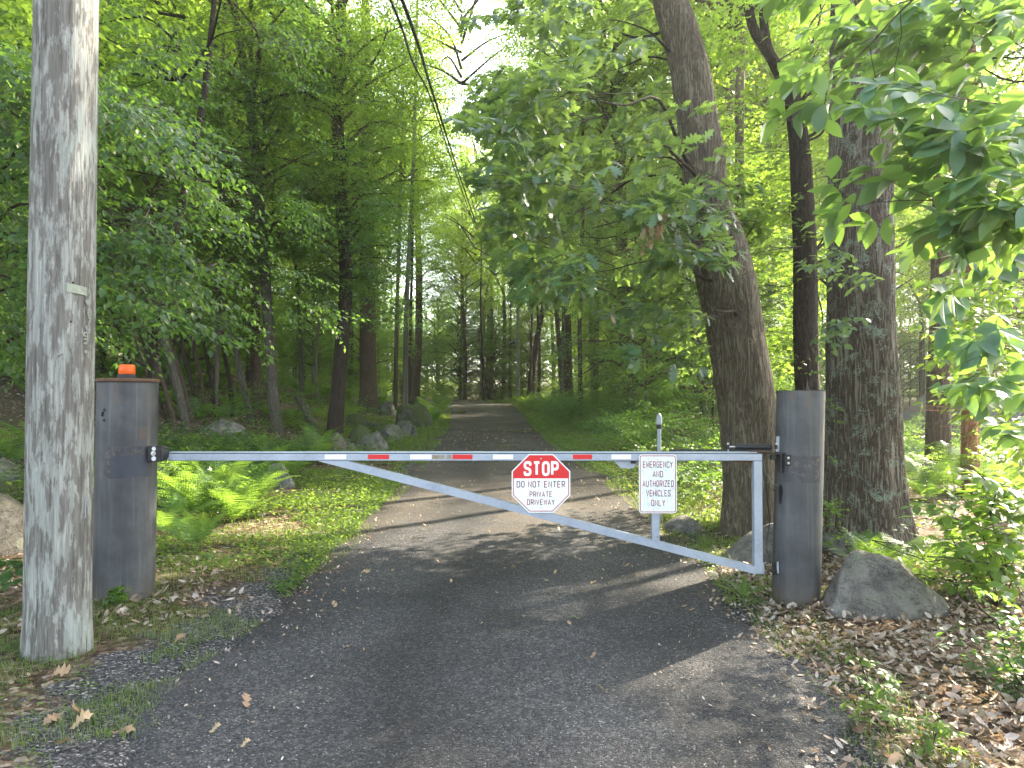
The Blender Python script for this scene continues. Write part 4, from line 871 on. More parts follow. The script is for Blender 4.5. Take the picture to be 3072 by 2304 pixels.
class Spray:
    """a flat branch spray along +X: leaves and twig segments"""
    def __init__(s, seed, L=1.0, leaf=.09, step=.75, droop=.18, side=.55, whorl=False, jit=.35, clump=0, subs=True):
        g_ = rs(seed); s.L = []; s.seg = []; ps, ds, ns, ss = [], [], [], []
        def twig(p0, d0, length, lvl):
            m = max(3, int(length/.06)); p = np.array(p0, float); d_ = np.array(d0, float); pts = [p.copy()]; st = length/m
            for k in range(m):
                d_ = d_ + g_.normal(size=3)*.09*np.array((1,1,.5)); d_[2] -= droop*st*1.2; d_ /= np.linalg.norm(d_); p = p+d_*st; pts.append(p.copy())
            pts = np.array(pts); s.seg.append((pts, np.linspace(.006 if lvl == 0 else .003, .0015, len(pts)))); cum = 0; sd = 1 if g_.rand() < .5 else -1
            sp_ = leaf*step; k = 0.0; dist = np.linspace(0, length, len(pts)); start = length*(.35 if lvl == 0 else .12)
            q_ = start
            while q_ < length:
                i_ = min(int(q_/length*m), m-1); pp = pts[i_]+(pts[i_+1]-pts[i_])*((q_/length*m) % 1); dd = nrm(pts[i_+1]-pts[i_])
                perp = nrm(np.cross((0,0,1.), dd))
                if not whorl:
                    ld = dd*.55+perp*sd*1.0+g_.normal(size=3)*jit*np.array((1,1,.6)); ld[2] -= .22
                    ps.append(pp); ds.append(ld); ns.append(np.array((0,0,1.))+g_.normal(size=3)*jit*.9); ss.append(leaf*g_.uniform(.65, 1.15)); sd = -sd
                q_ += sp_*g_.uniform(.7, 1.3)
            if whorl:                                           # leaves gathered at the tip
                for w_ in range(clump or 6):
                    an = 2*PI*w_/(clump or 6)+g_.uniform(-.3, .3); dd = nrm(pts[-1]-pts[-2]); perp = nrm(np.cross((0,0,1.), dd)); up_ = np.cross(dd, perp)
                    ld = dd*g_.uniform(.2, .9)+perp*math.cos(an)+up_*math.sin(an)*.35; ld[2] -= g_.uniform(.0, .35)
                    back = g_.uniform(0, leaf*.9); ps.append(pts[-1]-dd*back); ds.append(ld); ns.append(np.array((0,0,1.))+g_.normal(size=3)*jit); ss.append(leaf*g_.uniform(.7, 1.15))
            else:
                ps.append(pts[-1]); ds.append(pts[-1]-pts[-2]); ns.append(np.array((0,0,1.))+g_.normal(size=3)*jit*.6); ss.append(leaf*g_.uniform(.7, 1.1))
            if lvl < (2 if subs == 2 else 1):
                nsub = int(length/(.13 if lvl == 0 else .16))
                for k in range(nsub):
                    tt = .12+.8*(k+.5)/max(nsub, 1); i_ = int(tt*m); dd = nrm(pts[min(i_+1, m)]-pts[max(i_-1, 0)]); perp = nrm(np.cross((0,0,1.), dd)); sgn = 1 if k % 2 else -1
                    twig(pts[i_], dd*.8+perp*sgn*.8+g_.normal(size=3)*.12, length*side*(1-.6*tt)*g_.uniform(.7, 1.2), lvl+1)
        twig((0,0,0), (1,0,.12), L, 0)
        s.P, s.D, s.N, s.S = np.array(ps), nrm(np.array(ds)), nrm(np.array(ns)), np.array(ss)
def place(sprays, plc, cull=None):
    """plc: list of (k, pos, dir, up, scale) -> leafset, twig segs"""
    Ps, Ds, Ns, Ss, seg = [], [], [], [], []
    for k, pos, d_, up, sc in plc:
        sp_ = sprays[k]; d_ = nrm(np.array(d_, float)); sd = nrm(np.cross(up, d_)); u = np.cross(d_, sd); R_ = np.stack([d_, sd, u], 0)
        Ps.append(sp_.P*sc@R_+pos); Ds.append(sp_.D@R_); Ns.append(sp_.N@R_); Ss.append(sp_.S*(sc**.35))
        seg.append((k, pos, R_, sc))
    return (np.concatenate(Ps), np.concatenate(Ds), np.concatenate(Ns), np.concatenate(Ss)), seg
def twig_mesh(sprays, seg, every=1, thick=1.0, lvl0=True):
    cache = {}; Vs, Qs, o = [], [], 0
    for k, pos, R_, sc in seg[::every]:
        if k not in cache: cache[k] = tubes_np([(p_, r_*thick, 3) for p_, r_ in sprays[k].seg if len(p_) > 3])
        V, q_ = cache[k]; Vs.append(V*sc@R_+pos); Qs.append(q_+o); o += len(V)
    return new_mesh('twigs', np.concatenate(Vs), quads=np.concatenate(Qs))
SPG = [Spray(100+k, 1.5, .12, 1.15, .25, .5, jit=.4) for k in range(6)]      # generic, simple leaves
SPM = [Spray(120+k, 1.1, .085, .95, .22, .55) for k in range(6)]             # understory
print('spray leaves', [len(s_.P) for s_ in SPG], [len(s_.P) for s_ in SPM])
# ------------------------------------------------------------------ shared crowns
def crown(seed, R_, H, n, sprays, layered=.0, lowcut=0.0, inner=.25, limbs=14, hole=.0):
    """origin on the trunk axis at the crown's foot"""
    g_ = rs(seed); plc = []; lim = []; cl = []
    for k in range(limbs):                                      # limb tips, sprays cluster round them
        t_ = (k+.5)/limbs; az = k*2.399+g_.uniform(-.4, .4); prof = math.sin(PI*min(1, .18+.80*t_))**.7; rr = R_*prof*g_.uniform(.65, 1.05)
        root = np.array((0,0,H*max(0, t_*.9-.1))); tip = np.array((math.cos(az)*rr, math.sin(az)*rr, H*t_+rr*.15*(1-layered)))
        cl.append((root, tip)); m_ = (root+tip)/2+np.array((0,0,.12*rr))+g_.normal(size=3)*.1*rr
        path = smooth_path([root, m_, tip], 8); lim.append((path, np.linspace(.05, .012, 8)*(.6+R_/5), 5))
    per = n//limbs
    for root, tip in cl:
        L = np.linalg.norm(tip-root)
        for _ in range(per):
            u = g_.beta(2.2, 1.3); p = root+(tip-root)*u+g_.normal(size=3)*np.array((.34,.34,.20 if layered else .3))*R_*.42
            if hole and vn(p[0]*.9, p[1]*.9, p[2]*1.3, seed) > .55-hole: continue
            out = np.array((tip[0], tip[1], 0)); out = out/max(np.linalg.norm(out), .1); d_ = out+g_.normal(size=3)*.7; d_[2] = g_.uniform(-.35, .25)
            up = np.array((0,0,1.))+g_.normal(size=3)*(.18 if layered else .4); plc.append((g_.randint(len(sprays)), p, d_, up, g_.uniform(.7, 1.25)))
    L_, seg = place(sprays, plc); me = leaf_mesh('crown', [(L_, L_SIMPLE)]); V, q_ = tubes_np(lim); lm = new_mesh('limbs', V, quads=q_, smooth=True)
    return me, lm
CR_TALL = [crown(200+k, 3.6, 9.5, 480, SPG, hole=.15, limbs=24) for k in range(3)]
CR_MID = [crown(220+k, 2.3, 5.0, 400, SPM, layered=1, limbs=20, hole=.1) for k in range(4)]
CR_LOW = [crown(240+k, 1.1, 2.2, 70, SPM, layered=1, limbs=10) for k in range(3)]
print('crowns', [len(c_[0].polygons) for c_ in CR_TALL+CR_MID+CR_LOW])
def add_crown(T_, which, k, z, sc, rot, mt, xy=(0,0), zs=1.0, bark='bark_brown'):
    for nm, me_, m_ in zip(('crown', 'limbs'), which[k % len(which)], (M[mt], M[bark])):
        if not me_.materials: me_.materials.append(m_)
        o = obj(nm, me_, None, T_, (xy[0], xy[1], z)); o.scale = (sc, sc, sc*zs); o.rotation_euler = (0, 0, rot)
        o.material_slots[0].link = 'OBJECT'; o.material_slots[0].material = m_; kind(o, 'stuff')
CACHE = {}
# ================================================================== TREES one can tell apart
R5 = random.Random(5)
def crowns(tr_, spec):
    T_, o, pts, rad = tr_; pp = np.array(pts)
    for (kind_, z, sc, mt) in spec:
        x = float(np.interp(z, pp[:,2], pp[:,0])); y = float(np.interp(z, pp[:,2], pp[:,1]))
        which = dict(t=CR_TALL, m=CR_MID, l=CR_LOW)[kind_]; add_crown(T_, which, R5.randrange(9), z, sc, R5.uniform(0, 6.28), mt, (x, y))
t1 = px_tree([(832,1296,34),(822,1200,32),(803,940,30),(781,651,31),(756,362,27),(723,145,25),(701,0,22)], 'slender pale grey tree rising left of the dark maple, leaning left at its top', 'bark_grey', sides=20, rings=90, amp=.004, seed=2, top=17)
crowns(t1, [('m',5.0,1.0,'leaf_mid'),('t',9,1.0,'leaf_high')])
t2 = px_tree([(1005,1318,52),(1008,1250,46),(1030,970,38),(1038,850,38),(1030,700,34),(1020,560,36),(1012,280,32),(1022,100,30),(1024,0,28)], 'dark-barked maple beside the boulder row left of the drive', 'bark_dark', sides=24, rings=110, amp=.012, seed=3, top=18)
crowns(t2, [('m',4.2,.9,'leaf_mid'),('m',6.5,1.1,'leaf_high'),('t',9.5,.9,'leaf_high')])
t3 = px_tree([(1107,1236,62),(1106,1180,52),(1104,1050,50),(1103,950,48),(1101,700,44),(1098,300,38)], 'thick smooth brown trunk standing behind the boulders', 'bark_brown', sides=28, rings=60, amp=.008, seed=4, top=20)
crowns(t3, [('t',8.5,1.1,'leaf_high')])
t4 = px_tree([(1243,1200,30),(1250,1120,25),(1255,1050,23),(1257,800,20),(1252,620,17),(1252,470,14),(1270,340,11)], 'tall narrow trunk behind the mossy flat boulder at the drive', 'bark_brown', amp=.005, seed=5, top=24, sides=18)
crowns(t4, [('m',9,1.3,'leaf_high'),('t',15,1.2,'leaf_high')])
def add_limb(tr_, pix, w0, w1, bark, name='limb'):              # a bough drawn in the tree's own plane
    T_, o, pts, rad = tr_; q_ = [P(px, py, o[1])-o for px, py in pix]; p = smooth_path(q_, 24); r_ = np.linspace(w0, w1, 24)*o[1]/F/2
    V, Q_ = tubes_np([(p, r_, 8)]); return obj(name, new_mesh('limb', V, quads=Q_, smooth=True), M[bark], T_)
add_limb(t4, [(1257,570),(1290,560),(1305,535),(1300,520)], 9, 4, 'bark_dark'); add_limb(t4, [(1253,620),(1225,560),(1200,480),(1185,400)], 9, 5, 'bark_grey'); add_limb(t4, [(1250,470),(1235,420),(1210,340)], 8, 4, 'bark_dark')
t12 = px_tree([(1460,1199,18),(1463,1100,15),(1467,950,13),(1476,845,11)], 'slim tree at the end of the straight drive, right of the yard sign', 'bark_brown', seed=6, top=17, amp=.003)
add_limb(t12, [(1470,850),(1440,830),(1410,820),(1390,815)], 6, 3, 'bark_dark'); add_limb(t12, [(1474,860),(1500,835),(1510,800)], 6, 3, 'bark_dark')
crowns(t12, [('t',10,.9,'leaf_high')])
t14 = px_tree([(1592,1208,26),(1597,1120,21),(1607,1040,18),(1622,960,16),(1634,900,15),(1637,845,14)], 'dark forked tree right of the distant utility pole', 'bark_dark', seed=7, amp=.006, top=None)
add_limb(t14, [(1637,848),(1620,810),(1590,760),(1560,720),(1545,690)], 12, 5, 'bark_brown'); add_limb(t14, [(1637,848),(1655,825),(1680,800),(1695,740)], 12, 5, 'bark_brown')
crowns(t14, [('t',9,1.0,'leaf_high'),('t',13,.9,'leaf_high')])
t15 = px_tree([(1660,1202,14),(1661,1100,12),(1655,940,10),(1650,800,8)], 'thin dark trunk between forked tree and the thick straight one', 'bark_dark', seed=8, top=20); crowns(t15, [('t',12,.8,'leaf_high')])
t16 = px_tree([(1706,1222,36),(1703,1150,30),(1700,1000,28),(1697,800,24),(1697,650,21),(1690,400,17)], 'thick straight trunk at the right verge of the drive', 'bark_brown', seed=9, top=22, amp=.008, sides=22); crowns(t16, [('t',9,1.15,'leaf_high'),('t',14,1.1,'leaf_high')])
t17 = px_tree([(1780,1215,26),(1783,1150,22),(1780,1050,20),(1772,920,17),(1768,700,13)], 'pale blotched trunk in the thicket right of the thick straight one', 'bark_grey', seed=10, top=18); crowns(t17, [('m',6,1.3,'leaf_mid'),('t',8.5,1.1,'leaf_high'),('t',13,1.0,'leaf_high')])
t18 = px_tree([(1888,1262,46),(1886,1200,40),(1876,1000,37),(1866,800,34),(1862,500,31),(1856,200,29),(1850,0,27)], 'brown trunk rising out of the thicket left of the leaning oak', 'bark_brown', seed=11, top=18, amp=.008, sides=24, rings=90); crowns(t18, [('m',5.2,1.1,'leaf_mid'),('t',8.0,1.2,'leaf_high'),('t',12,1.1,'leaf_high')])
t19 = px_tree([(2016,1180,9),(2014,1080,8),(2008,940,7),(2004,700,5)], 'thin dark sapling stem just left of the leaning oak', 'bark_dark', seed=12, top=9, dY=-6); crowns(t19, [('m',3.5,.8,'leaf_bright')])
for k, (pix, lab, bk, tp) in enumerate([
    ([(1132,1180,14),(1134,1000,12),(1130,700,10)], 'thin grey stem just right of the thick smooth trunk', 'bark_grey', 14),
    ([(1197,1166,22),(1199,1050,19),(1197,900,17)], 'pale trunk second right of the thick smooth one', 'bark_grey', 16),
    ([(1229,1168,34),(1229,1050,30),(1230,900,27)], 'dark wide hemlock trunk deep in the wood left of the drive', 'bark_dark', 18),
    ([(1278,1190,7),(1282,1100,6),(1287,1000,5)], 'whitish leaning sapling stem near the yard sign', 'bark_pale', 8),
    ([(1299,1190,6),(1296,1100,5),(1302,980,4)], 'thin sapling stem left of the yard sign', 'bark_pale', 8),
    ([(1316,1180,12),(1316,1080,10),(1314,950,9)], 'straight slim trunk directly behind the yard sign', 'bark_brown', 13),
    ([(1331,1188,9),(1331,1080,7),(1330,980,6)], 'slim dark stem just right of the yard sign', 'bark_dark', 10),
    ([(1353,1186,8),(1354,1090,7),(1353,990,5)], 'pale upright stem at the leafy clearing beyond the drive end', 'bark_pale', 11),
    ([(1446,1196,16),(1448,1100,13),(1450,1000,11)], 'sunlit orange-brown trunk at the drive bend, behind the slim tree', 'bark_cedar', 14),  # orange of the cedar bark stands in for sunlight on this trunk
    ([(1738,1195,12),(1742,1100,10),(1745,950,9)], 'dark stem just right of the thick straight verge trunk', 'bark_dark', 14),
    ([(1565,1196,7),(1563,1100,6),(1560,1000,5)], 'black thin stem just right of the distant utility pole', 'bark_dark', 10),
    ([(1530,1196,6),(1532,1100,5),(1528,1000,4)], 'black thin stem just left of the distant utility pole', 'bark_dark', 10),
    ([(905,1200,14),(903,1050,12),(895,900,10),(880,700,8)], 'thin grey stem between slender pale tree and dark maple', 'bark_grey', 12),
    ([(955,1215,10),(948,1100,9),(958,950,8),(975,850,7)], 'thin crooked stem just left of the dark maple', 'bark_pale', 10),
    ([(770,1225,34),(768,1100,30),(766,950,28)], 'brown trunk partly behind the slender pale tree', 'bark_brown', 16)]):
    tq = px_tree(pix, lab, bk, seed=30+k, top=tp, rings=36, sides=10, amp=.003)
    crowns(tq, [('t' if tp > 12 else 'm', tp*.52, .75 if tp > 12 else .7, ('leaf_high','leaf_mid')[k % 2])])
# multi-stem clump on the left bank
CLs = [([(560,1292),(530,1150),(485,1000),(430,860),(360,700),(300,560)],26), ([(530,1300),(500,1180),(455,1040),(410,920)],14), ([(505,1300),(478,1200),(440,1060),(400,940)],11),
       ([(485,1310),(462,1200),(430,1080),(395,980)],10), ([(600,1262),(575,1150),(540,1020),(505,880),(480,760)],14), ([(620,1258),(605,1150),(575,1000),(560,850),(545,700)],13),
       ([(645,1250),(630,1120),(600,980),(570,850)],12), ([(755,1275),(728,1150),(700,1020),(670,900),(655,780)],20), ([(700,1262),(690,1150),(672,1050),(662,960)],13), ([(578,1270),(545,1130),(500,1000),(470,900),(430,800)],12),
       ([(415,1240),(390,1100),(350,980),(310,870)],14), ([(540,1240),(520,1100),(490,990),(450,900)],9)]
f = hit(590, 1285); CLT = thing('multi_stem_tree', 'clump of many grey leaning stems on the leafy bank behind the left post', 'tree', tuple(f))
for k, (pix, w) in enumerate(CLs):
    Yb = hit(pix[0][0], pix[0][1])[1]+(k % 3)*.35; q_ = [P(px, py, Yb)-f for px, py in pix]; q_.insert(0, q_[0]+np.array((.03,0,-.5))); d_ = q_[-1]-q_[-2]; q_.append(q_[-1]+d_*1.6); 
    obj('stem', trunk_mesh(q_, np.array([w*1.15]+[w*(1-.08*i) for i in range(len(q_)-1)])*Yb/F/2, 12, 40, .004, 9, 60+k, .1), M[('bark_grey','bark_dark','bark_brown')[0 if k in (0,7) else 1+k % 2]], CLT)
for k, (pp, sc) in enumerate([((-1.5,.5,3.6),1.1),((-3.2,1,3.2),1.1),((0,1.5,4.2),.9)]): add_crown(CLT, CR_MID, k, pp[2], sc, k*1.7, 'leaf_dark', pp[:2])
lg_ = px_tree([(950,1288,26),(925,1250,24),(893,1190,18)], 'short dead leaning stub of trunk beside the dark maple', 'bark_grey', seed=50, rings=20, flare=0, name='dead_stub')
# right-hand big ones
t20 = px_tree([(2250,1592,168),(2252,1500,156),(2250,1380,154),(2245,1250,166),(2228,1130,168),(2208,1000,168),(2180,850,175),(2150,720,165),(2125,620,130),(2115,560,128),(2110,480,125),(2090,350,120),(2065,200,115),(2035,80,112),(2010,0,105)],
    'large mottled oak trunk leaning left over the gate end', 'bark_oak', name='oak_tree', sides=90, rings=220, amp=.011, freq=9, seed=13, flare=.08, top=13, roots=5)
t21 = px_tree([(2450,1600,110),(2440,1350,86),(2424,1180,70),(2418,1000,68),(2416,800,66),(2408,600,62),(2398,430,56),(2385,330,52)], 'dark straight trunk seen between right steel post and leaning oak, forked high up', 'bark_dark', sides=40, rings=140, amp=.010, freq=10, seed=14, base=P(2450,1575,9.6), flare=.2)
add_limb(t21, [(2388,360),(2368,300),(2340,220),(2300,150),(2262,90),(2240,0)], 40, 28, 'bark_dark'); add_limb(t21, [(2388,350),(2380,300),(2320,190),(2295,100),(2290,0),(2300,-200)], 34, 22, 'bark_dark')
t22 = px_tree([(2612,1665,285),(2606,1600,232),(2594,1450,212),(2590,1250,203),(2582,1000,192),(2580,700,184),(2584,400,178),(2590,0,172)], 'massive furrowed trunk with lichen streaks, right of the steel post', 'bark_red', name='oak_tree', sides=110, rings=250, amp=.014, freq=10, seed=15, flare=.22, top=14, roots=5, base=P(2612,1640,7.45))
t23 = px_tree([(2808,1432,86),(2812,1380,70),(2814,1280,66),(2816,1150,62),(2822,950,56)], 'sunlit grey-brown trunk with flared foot in the yard at right', 'bark_brown', name='tree', sides=40, rings=60, amp=.012, freq=9, seed=16, flare=.3, top=12)
t24 = px_tree([(2912,1478,50),(2908,1380,44),(2910,1250,40),(2912,1120,34)], 'reddish orange cedar trunk with dead twigs beside the sunny yard', 'bark_cedar', name='cedar_tree', sides=30, rings=60, amp=.008, freq=12, seed=17, flare=.2, top=10)
t24b = px_tree([(2930,1470,24),(2928,1380,22),(2926,1280,20)], 'narrow second reddish stem tight behind the orange cedar trunk', 'bark_cedar', name='cedar_tree', sides=16, rings=30, amp=.005, seed=18, flare=.1, dY=.4, top=8)
g_ = rs(77); segs = []
for k in range(26):
    z = g_.uniform(.4, 2.6); az = g_.uniform(-.5, 3.6); L = g_.uniform(.5, 1.4); p0 = np.array((0,0,z)); p1 = p0+np.array((math.cos(az)*L, -abs(math.sin(az))*L*.5, g_.uniform(-.1, .3))); segs.append((smooth_path([p0, (p0+p1)/2+g_.normal(size=3)*.05, p1], 7), np.linspace(.008, .002, 7), 4))
V, Q_ = tubes_np(segs); kind(obj('dead_twigs', new_mesh('dead_twigs', V, quads=Q_), M['bark_cedar'], t24[0]), 'stuff')
crowns(t23, [('t',7.5,.6,'leaf_high')]); crowns(t24, [('m',6.0,.6,'leaf_mid')])
# ================================================================== NEAR FOLIAGE
def in_poly(x, y, poly):
    ins_ = False; n = len(poly); j = n-1
    for i in range(n):
        xi, yi = poly[i]; xj, yj = poly[j]
        if (yi > y) != (yj > y) and x < (xj-xi)*(y-yi)/(yj-yi)+xi: ins_ = not ins_
        j = i
    return ins_
CLEAR = [([(832,1296),(822,1200),(803,940),(781,651),(756,362),(723,145),(701,0)],34,17),([(1008,1320),(1030,970),(1038,850),(1020,560),(1012,280),(1024,0)],40,18),
 ([(2252,1500),(2245,1250),(2208,1000),(2150,760)],85,9),([(2115,560),(2090,350),(2035,80),(2010,-20)],75,9),([(2440,1350),(2418,1000),(2408,600),(2385,330),(2300,150),(2262,0)],48,9.6),([(2594,1450),(2582,1000),(2580,760)],110,7.4),([(1886,1260),(1866,800),(1862,500),(1850,0)],26,24)]
def near_clear(px, py, Yd):
    for path, w, Yt in CLEAR:
        if Yd > Yt: continue
        for (x0, y0), (x1, y1) in zip(path[:-1], path[1:]):
            if min(y0, y1) <= py <= max(y0, y1):
                x = x0+(x1-x0)*(py-y0)/(y1-y0+1e-9)
                if abs(px-x) < w+.30*F/Yd: return True
    return False
def region(seed, poly, n, Y0, Y1, src, nvar, sc=(.8,1.25), droop=(-.35,.15), tip=.6, upj=.25, dens=None, clr=.55, thr=-.12):
    """spray placements filling a volume whose outline from the drive is poly; sprays point away from src (x,z) """
    g_ = rs(seed); xs_ = [p[0] for p in poly]; ys_ = [p[1] for p in poly]; out = []; t_ = 0
    while len(out) < n and t_ < n*60:
        t_ += 1; px, py = g_.uniform(min(xs_), max(xs_)), g_.uniform(min(ys_), max(ys_))
        if not in_poly(px, py, poly): continue
        Yd = Y0+(Y1-Y0)*g_.rand()
        if dens and vn(px/dens, py/dens, Yd*.6, seed) < thr: continue
        if near_clear(px, py, Yd) and g_.rand() < (.6 if abs(px-2080) < 170 and py < 800 else .86): continue
        p = P(px, py, Yd); d_ = p-np.array(src, float); d_[2] = 0; d_ = nrm(d_)+g_.normal(size=3)*.35; d_[2] = g_.uniform(*droop); s_ = g_.uniform(*sc); d_ = nrm(d_)
        if p[2] < ground(p[0], Yd)+clr: continue
        out.append((g_.randint(nvar), p-d_*s_*tip, d_, np.array((0,0,1.))+g_.normal(size=3)*upj, s_))
    return out
def boughs(root_pts, plc, n, w0=.03, seed=1):
    """main boughs from the trunk out to evenly picked sprays"""
    g_ = rs(seed); idx = g_.choice(len(plc), min(n, len(plc)), False); segs = []
    for i in idx:
        k, pos, d_, up, s_ = plc[i]; r_ = np.array(min(root_pts, key=lambda q_: np.linalg.norm(np.array(q_)-pos+np.array((0,0,.4)))), float); L = np.linalg.norm(pos-r_)
        m_ = (r_+pos)/2+np.array((0,0,.1*L))+g_.normal(size=3)*.05*L; pth = smooth_path([r_, (r_+m_)/2+g_.normal(size=3)*.03*L, m_, (m_+pos)/2+g_.normal(size=3)*.03*L, pos], 16); segs.append((pth, np.linspace(w0*min(1.2, .4+L/5), .004, 16), 6))
    return segs
LMESH = {}
def leaf_objs(L, T_, key, mt, n, parent, o, name='leaf', ymax=99):
    """the leaves that show largest become parts of their own; the rest is returned"""
    Pn, D, N_, S = L; rel = Pn-CAM; scr = S/np.maximum(rel[:,1], .3); vis = (np.abs(rel[:,0]/np.maximum(rel[:,1], .1)) < .72) & (rel[:,2]/np.maximum(rel[:,1], .1) < .56) & (rel[:,1] > .5) & (rel[:,2]/np.maximum(rel[:,1], .1) > -.52)
    order = np.argsort(-np.where(vis, scr, 0))[:n]; rest = np.ones(len(Pn), bool); rest[order] = False
    if key not in LMESH:
        V, t_ = T_; ms = []
        for j in range(5):
            V2 = V.copy(); V2[:,2] += -.12*(j-2)*V[:,0]**2 + .10*(j-1.5)*V[:,0]*V[:,1]*2; mm = new_mesh(name, V2, tris=t_); mm.materials.append(M[mt]); ms.append(mm)
        LMESH[key] = ms
    for q_, i in enumerate(order):
        d_ = nrm(D[i]); b_ = nrm(np.cross(N_[i], d_)); n_ = np.cross(d_, b_); ob = bpy.data.objects.new(name, LMESH[key][q_ % 5]); COL.objects.link(ob); ob.parent = parent
        mx_ = Matrix(((d_[0],b_[0],n_[0],0),(d_[1],b_[1],n_[1],0),(d_[2],b_[2],n_[2],0),(0,0,0,1))); ob.matrix_local = Matrix.Translation(Vector(Pn[i]-o)) @ mx_ @ Matrix.Scale(float(S[i]), 4)
    return tuple(a_[rest] for a_ in L)
def near_tree(T_, o, sprays, plc, T_leaf, mt, n_obj, key, bough_src, nb, twig='twig', w0=.03, seed=1, every=2, leafname='leaf', T_rest=None):
    L, seg = place(sprays, plc)
    L = leaf_objs(L, T_leaf, key, mt, n_obj, T_, o, leafname)
    L = (L[0]-o, L[1], L[2], L[3])
    kind(obj('foliage', leaf_mesh('foliage', [(L, T_rest or T_leaf)]), M[mt], T_), 'stuff')
    tw_ = twig_mesh(sprays, seg, every); tw_.vertices.foreach_set('co', (np.array([v.co for v in tw_.vertices])-o).astype(np.float32).ravel()); kind(obj('twigs', tw_, M[twig], T_), 'stuff')
    if nb:
        V, Q_ = tubes_np(boughs(bough_src, plc, nb, w0, seed)); kind(obj('branches', new_mesh('branches', V-o, quads=Q_, smooth=True), M['bark_dark'], T_), 'stuff')
    print(key, 'leaves', len(L[0]))
SPB = [Spray(300+k, 1.15, .085, .8, .45, .55, jit=.28) for k in range(7)]     # birch-like, drooping
# --- A: small tree left of the pole whose boughs reach over the post
BT = thing('hazel_tree', 'small tree with drooping oval leaves hanging beside and behind the wooden pole', 'tree', (-6.3, 7.6, float(ground(-6.3, 7.6))))
o = np.array(BT.location); obj('trunk', trunk_mesh([(0,0,-.3),(0,0,0),(.1,0,2),(.3,.1,4),(.2,.1,7)], [.13,.13,.11,.09,.04], 18, 50, .004, 9, 91, .2), M['bark_grey'], BT)
src = [(-6.3+.1*z/2, 7.6, z) for z in np.linspace(1.5, 6.5, 12)]
A1 = [(-200,150),(300,170),(480,240),(600,420),(700,560),(690,700),(590,800),(520,900),(560,1010),(430,1040),(290,960),(0,1020),(-200,1000)]
plc = region(1, A1, 190, 5.7, 8.0, (-6.3,7.6,0), 7, (.7,1.2), (-.5,.05), dens=110)
near_tree(BT, o, SPB, plc, L_OVATE, 'leaf_beech', 260, 'hazel', src, 26, w0=.03, T_rest=L_MID)
# --- B: mid-depth understory left
B1 = [(-100,-50),(1010,-50),(1010,300),(950,560),(960,900),(900,1040),(740,1000),(560,900),(300,1000),(-100,1120)]
HT = thing('hornbeam_tree', 'slender understory tree spreading flat leafy layers between post and dark maple', 'tree', (-6.4, 12.5, float(ground(-6.4, 12.5))))
o = np.array(HT.location); obj('trunk', trunk_mesh([(0,0,-.3),(0,0,0),(.2,0,3),(.8,.1,6),(1.2,.1,10)], [.10,.09,.08,.06,.03], 14, 40, .004, 9, 92, .2), M['bark_dark'], HT)
plc = region(2, B1, 250, 9.5, 16.5, (-7.5,13,0), 7, (.9,1.5), (-.4,.1), dens=130)
near_tree(HT, o, SPB, plc, L_M4, 'leaf_beech', 0, 'hornbeam', [(-6.4+.2*z/3, 12.5, z) for z in np.linspace(1.5, 9, 14)], 40, every=4)
# --- C: maple foliage on the dark maple
SPP = [Spray(320+k, 1.2, .11, .85, .3, .5, jit=.35) for k in range(6)]
C1 = [(820,-40),(1230,-40),(1200,200),(1130,420),(1180,640),(1150,860),(1240,960),(1090,1000),(960,930),(900,800),(850,500),(800,200)]
plc = region(3, C1, 260, 17.0, 24, (t2[1][0], t2[1][1], 0), 6, (.9,1.5), (-.35,.1), dens=120)
near_tree(t2[0], t2[1], SPP, plc, L_M4, 'leaf_mid', 0, 'maple', [t2[1]+np.array(p_)*np.array((1,1,1)) for p_ in t2[2] if p_[2] > 2], 40, every=4)
# --- D: the leaning oak's boughs over the middle
SPO = [Spray(340+k, 1.0, .15, .9, .25, .6, whorl=True, clump=6, jit=.35) for k in range(7)]
D1 = [(1510,-40),(1960,-40),(1990,200),(2080,420),(2190,560),(2240,760),(2230,900),(2120,1080),(1990,1130),(1900,1010),(1760,900),(1640,800),(1540,700),(1590,640),(1530,500),(1480,300),(1480,100)]
plc = region(4, D1, 190, 5.6, 10.5, (t20[1][0]+.2, t20[1][1], 0), 7, (.75,1.2), (-.3,.15), dens=130, thr=.0)
near_tree(t20[0], t20[1], SPO, plc, L_OAK, 'leaf_oak', 300, 'oak', [t20[1]+np.array(p_) for p_ in t20[2] if p_[2] > 2.2], 17, w0=.03)
# dead hanging leaf bunches
g_ = rs(9); ps, ds, ns, ss = [], [], [], []
for (px, py, n_) in ((1985,655,11),(1958,690,8),(1915,720,5),(1958,725,4),(1825,935,2)):
    c = P(px, py, 6.0)
    for k in range(n_): ps.append(c+g_.normal(size=3)*np.array((.03,.03,.045))); ds.append((g_.normal()*.3, g_.normal()*.3, -1)); ns.append(g_.normal(size=3)); ss.append(g_.uniform(.08,.13))
obj('dead_leaf_bunch', leaf_mesh('dead_leaf_bunch', [((np.array(ps)-t20[1], np.array(ds), np.array(ns), np.array(ss)), L_OAK_DRY2)]), M['dead_pale'], t20[0]); kind(bpy.data.objects['dead_leaf_bunch'], 'stuff')
# --- E: maple tree behind, upper right
E1 = [(2090,-40),(2700,-40),(2720,420),(2560,560),(2500,860),(2380,1100),(2240,1000),(2160,700),(2180,350)]
plc = region(5, E1, 150, 8.6, 12.5, (t21[1][0]+1, t21[1][1]+.5, 0), 6, (.8,1.3), (-.3,.1), dens=120)
near_tree(t21[0], t21[1], SPP, plc, L_MAPLE, 'leaf_bright', 0, 'maple2', [t21[1]+np.array(p_) for p_ in t21[2] if p_[2] > 2.5], 30, every=2)
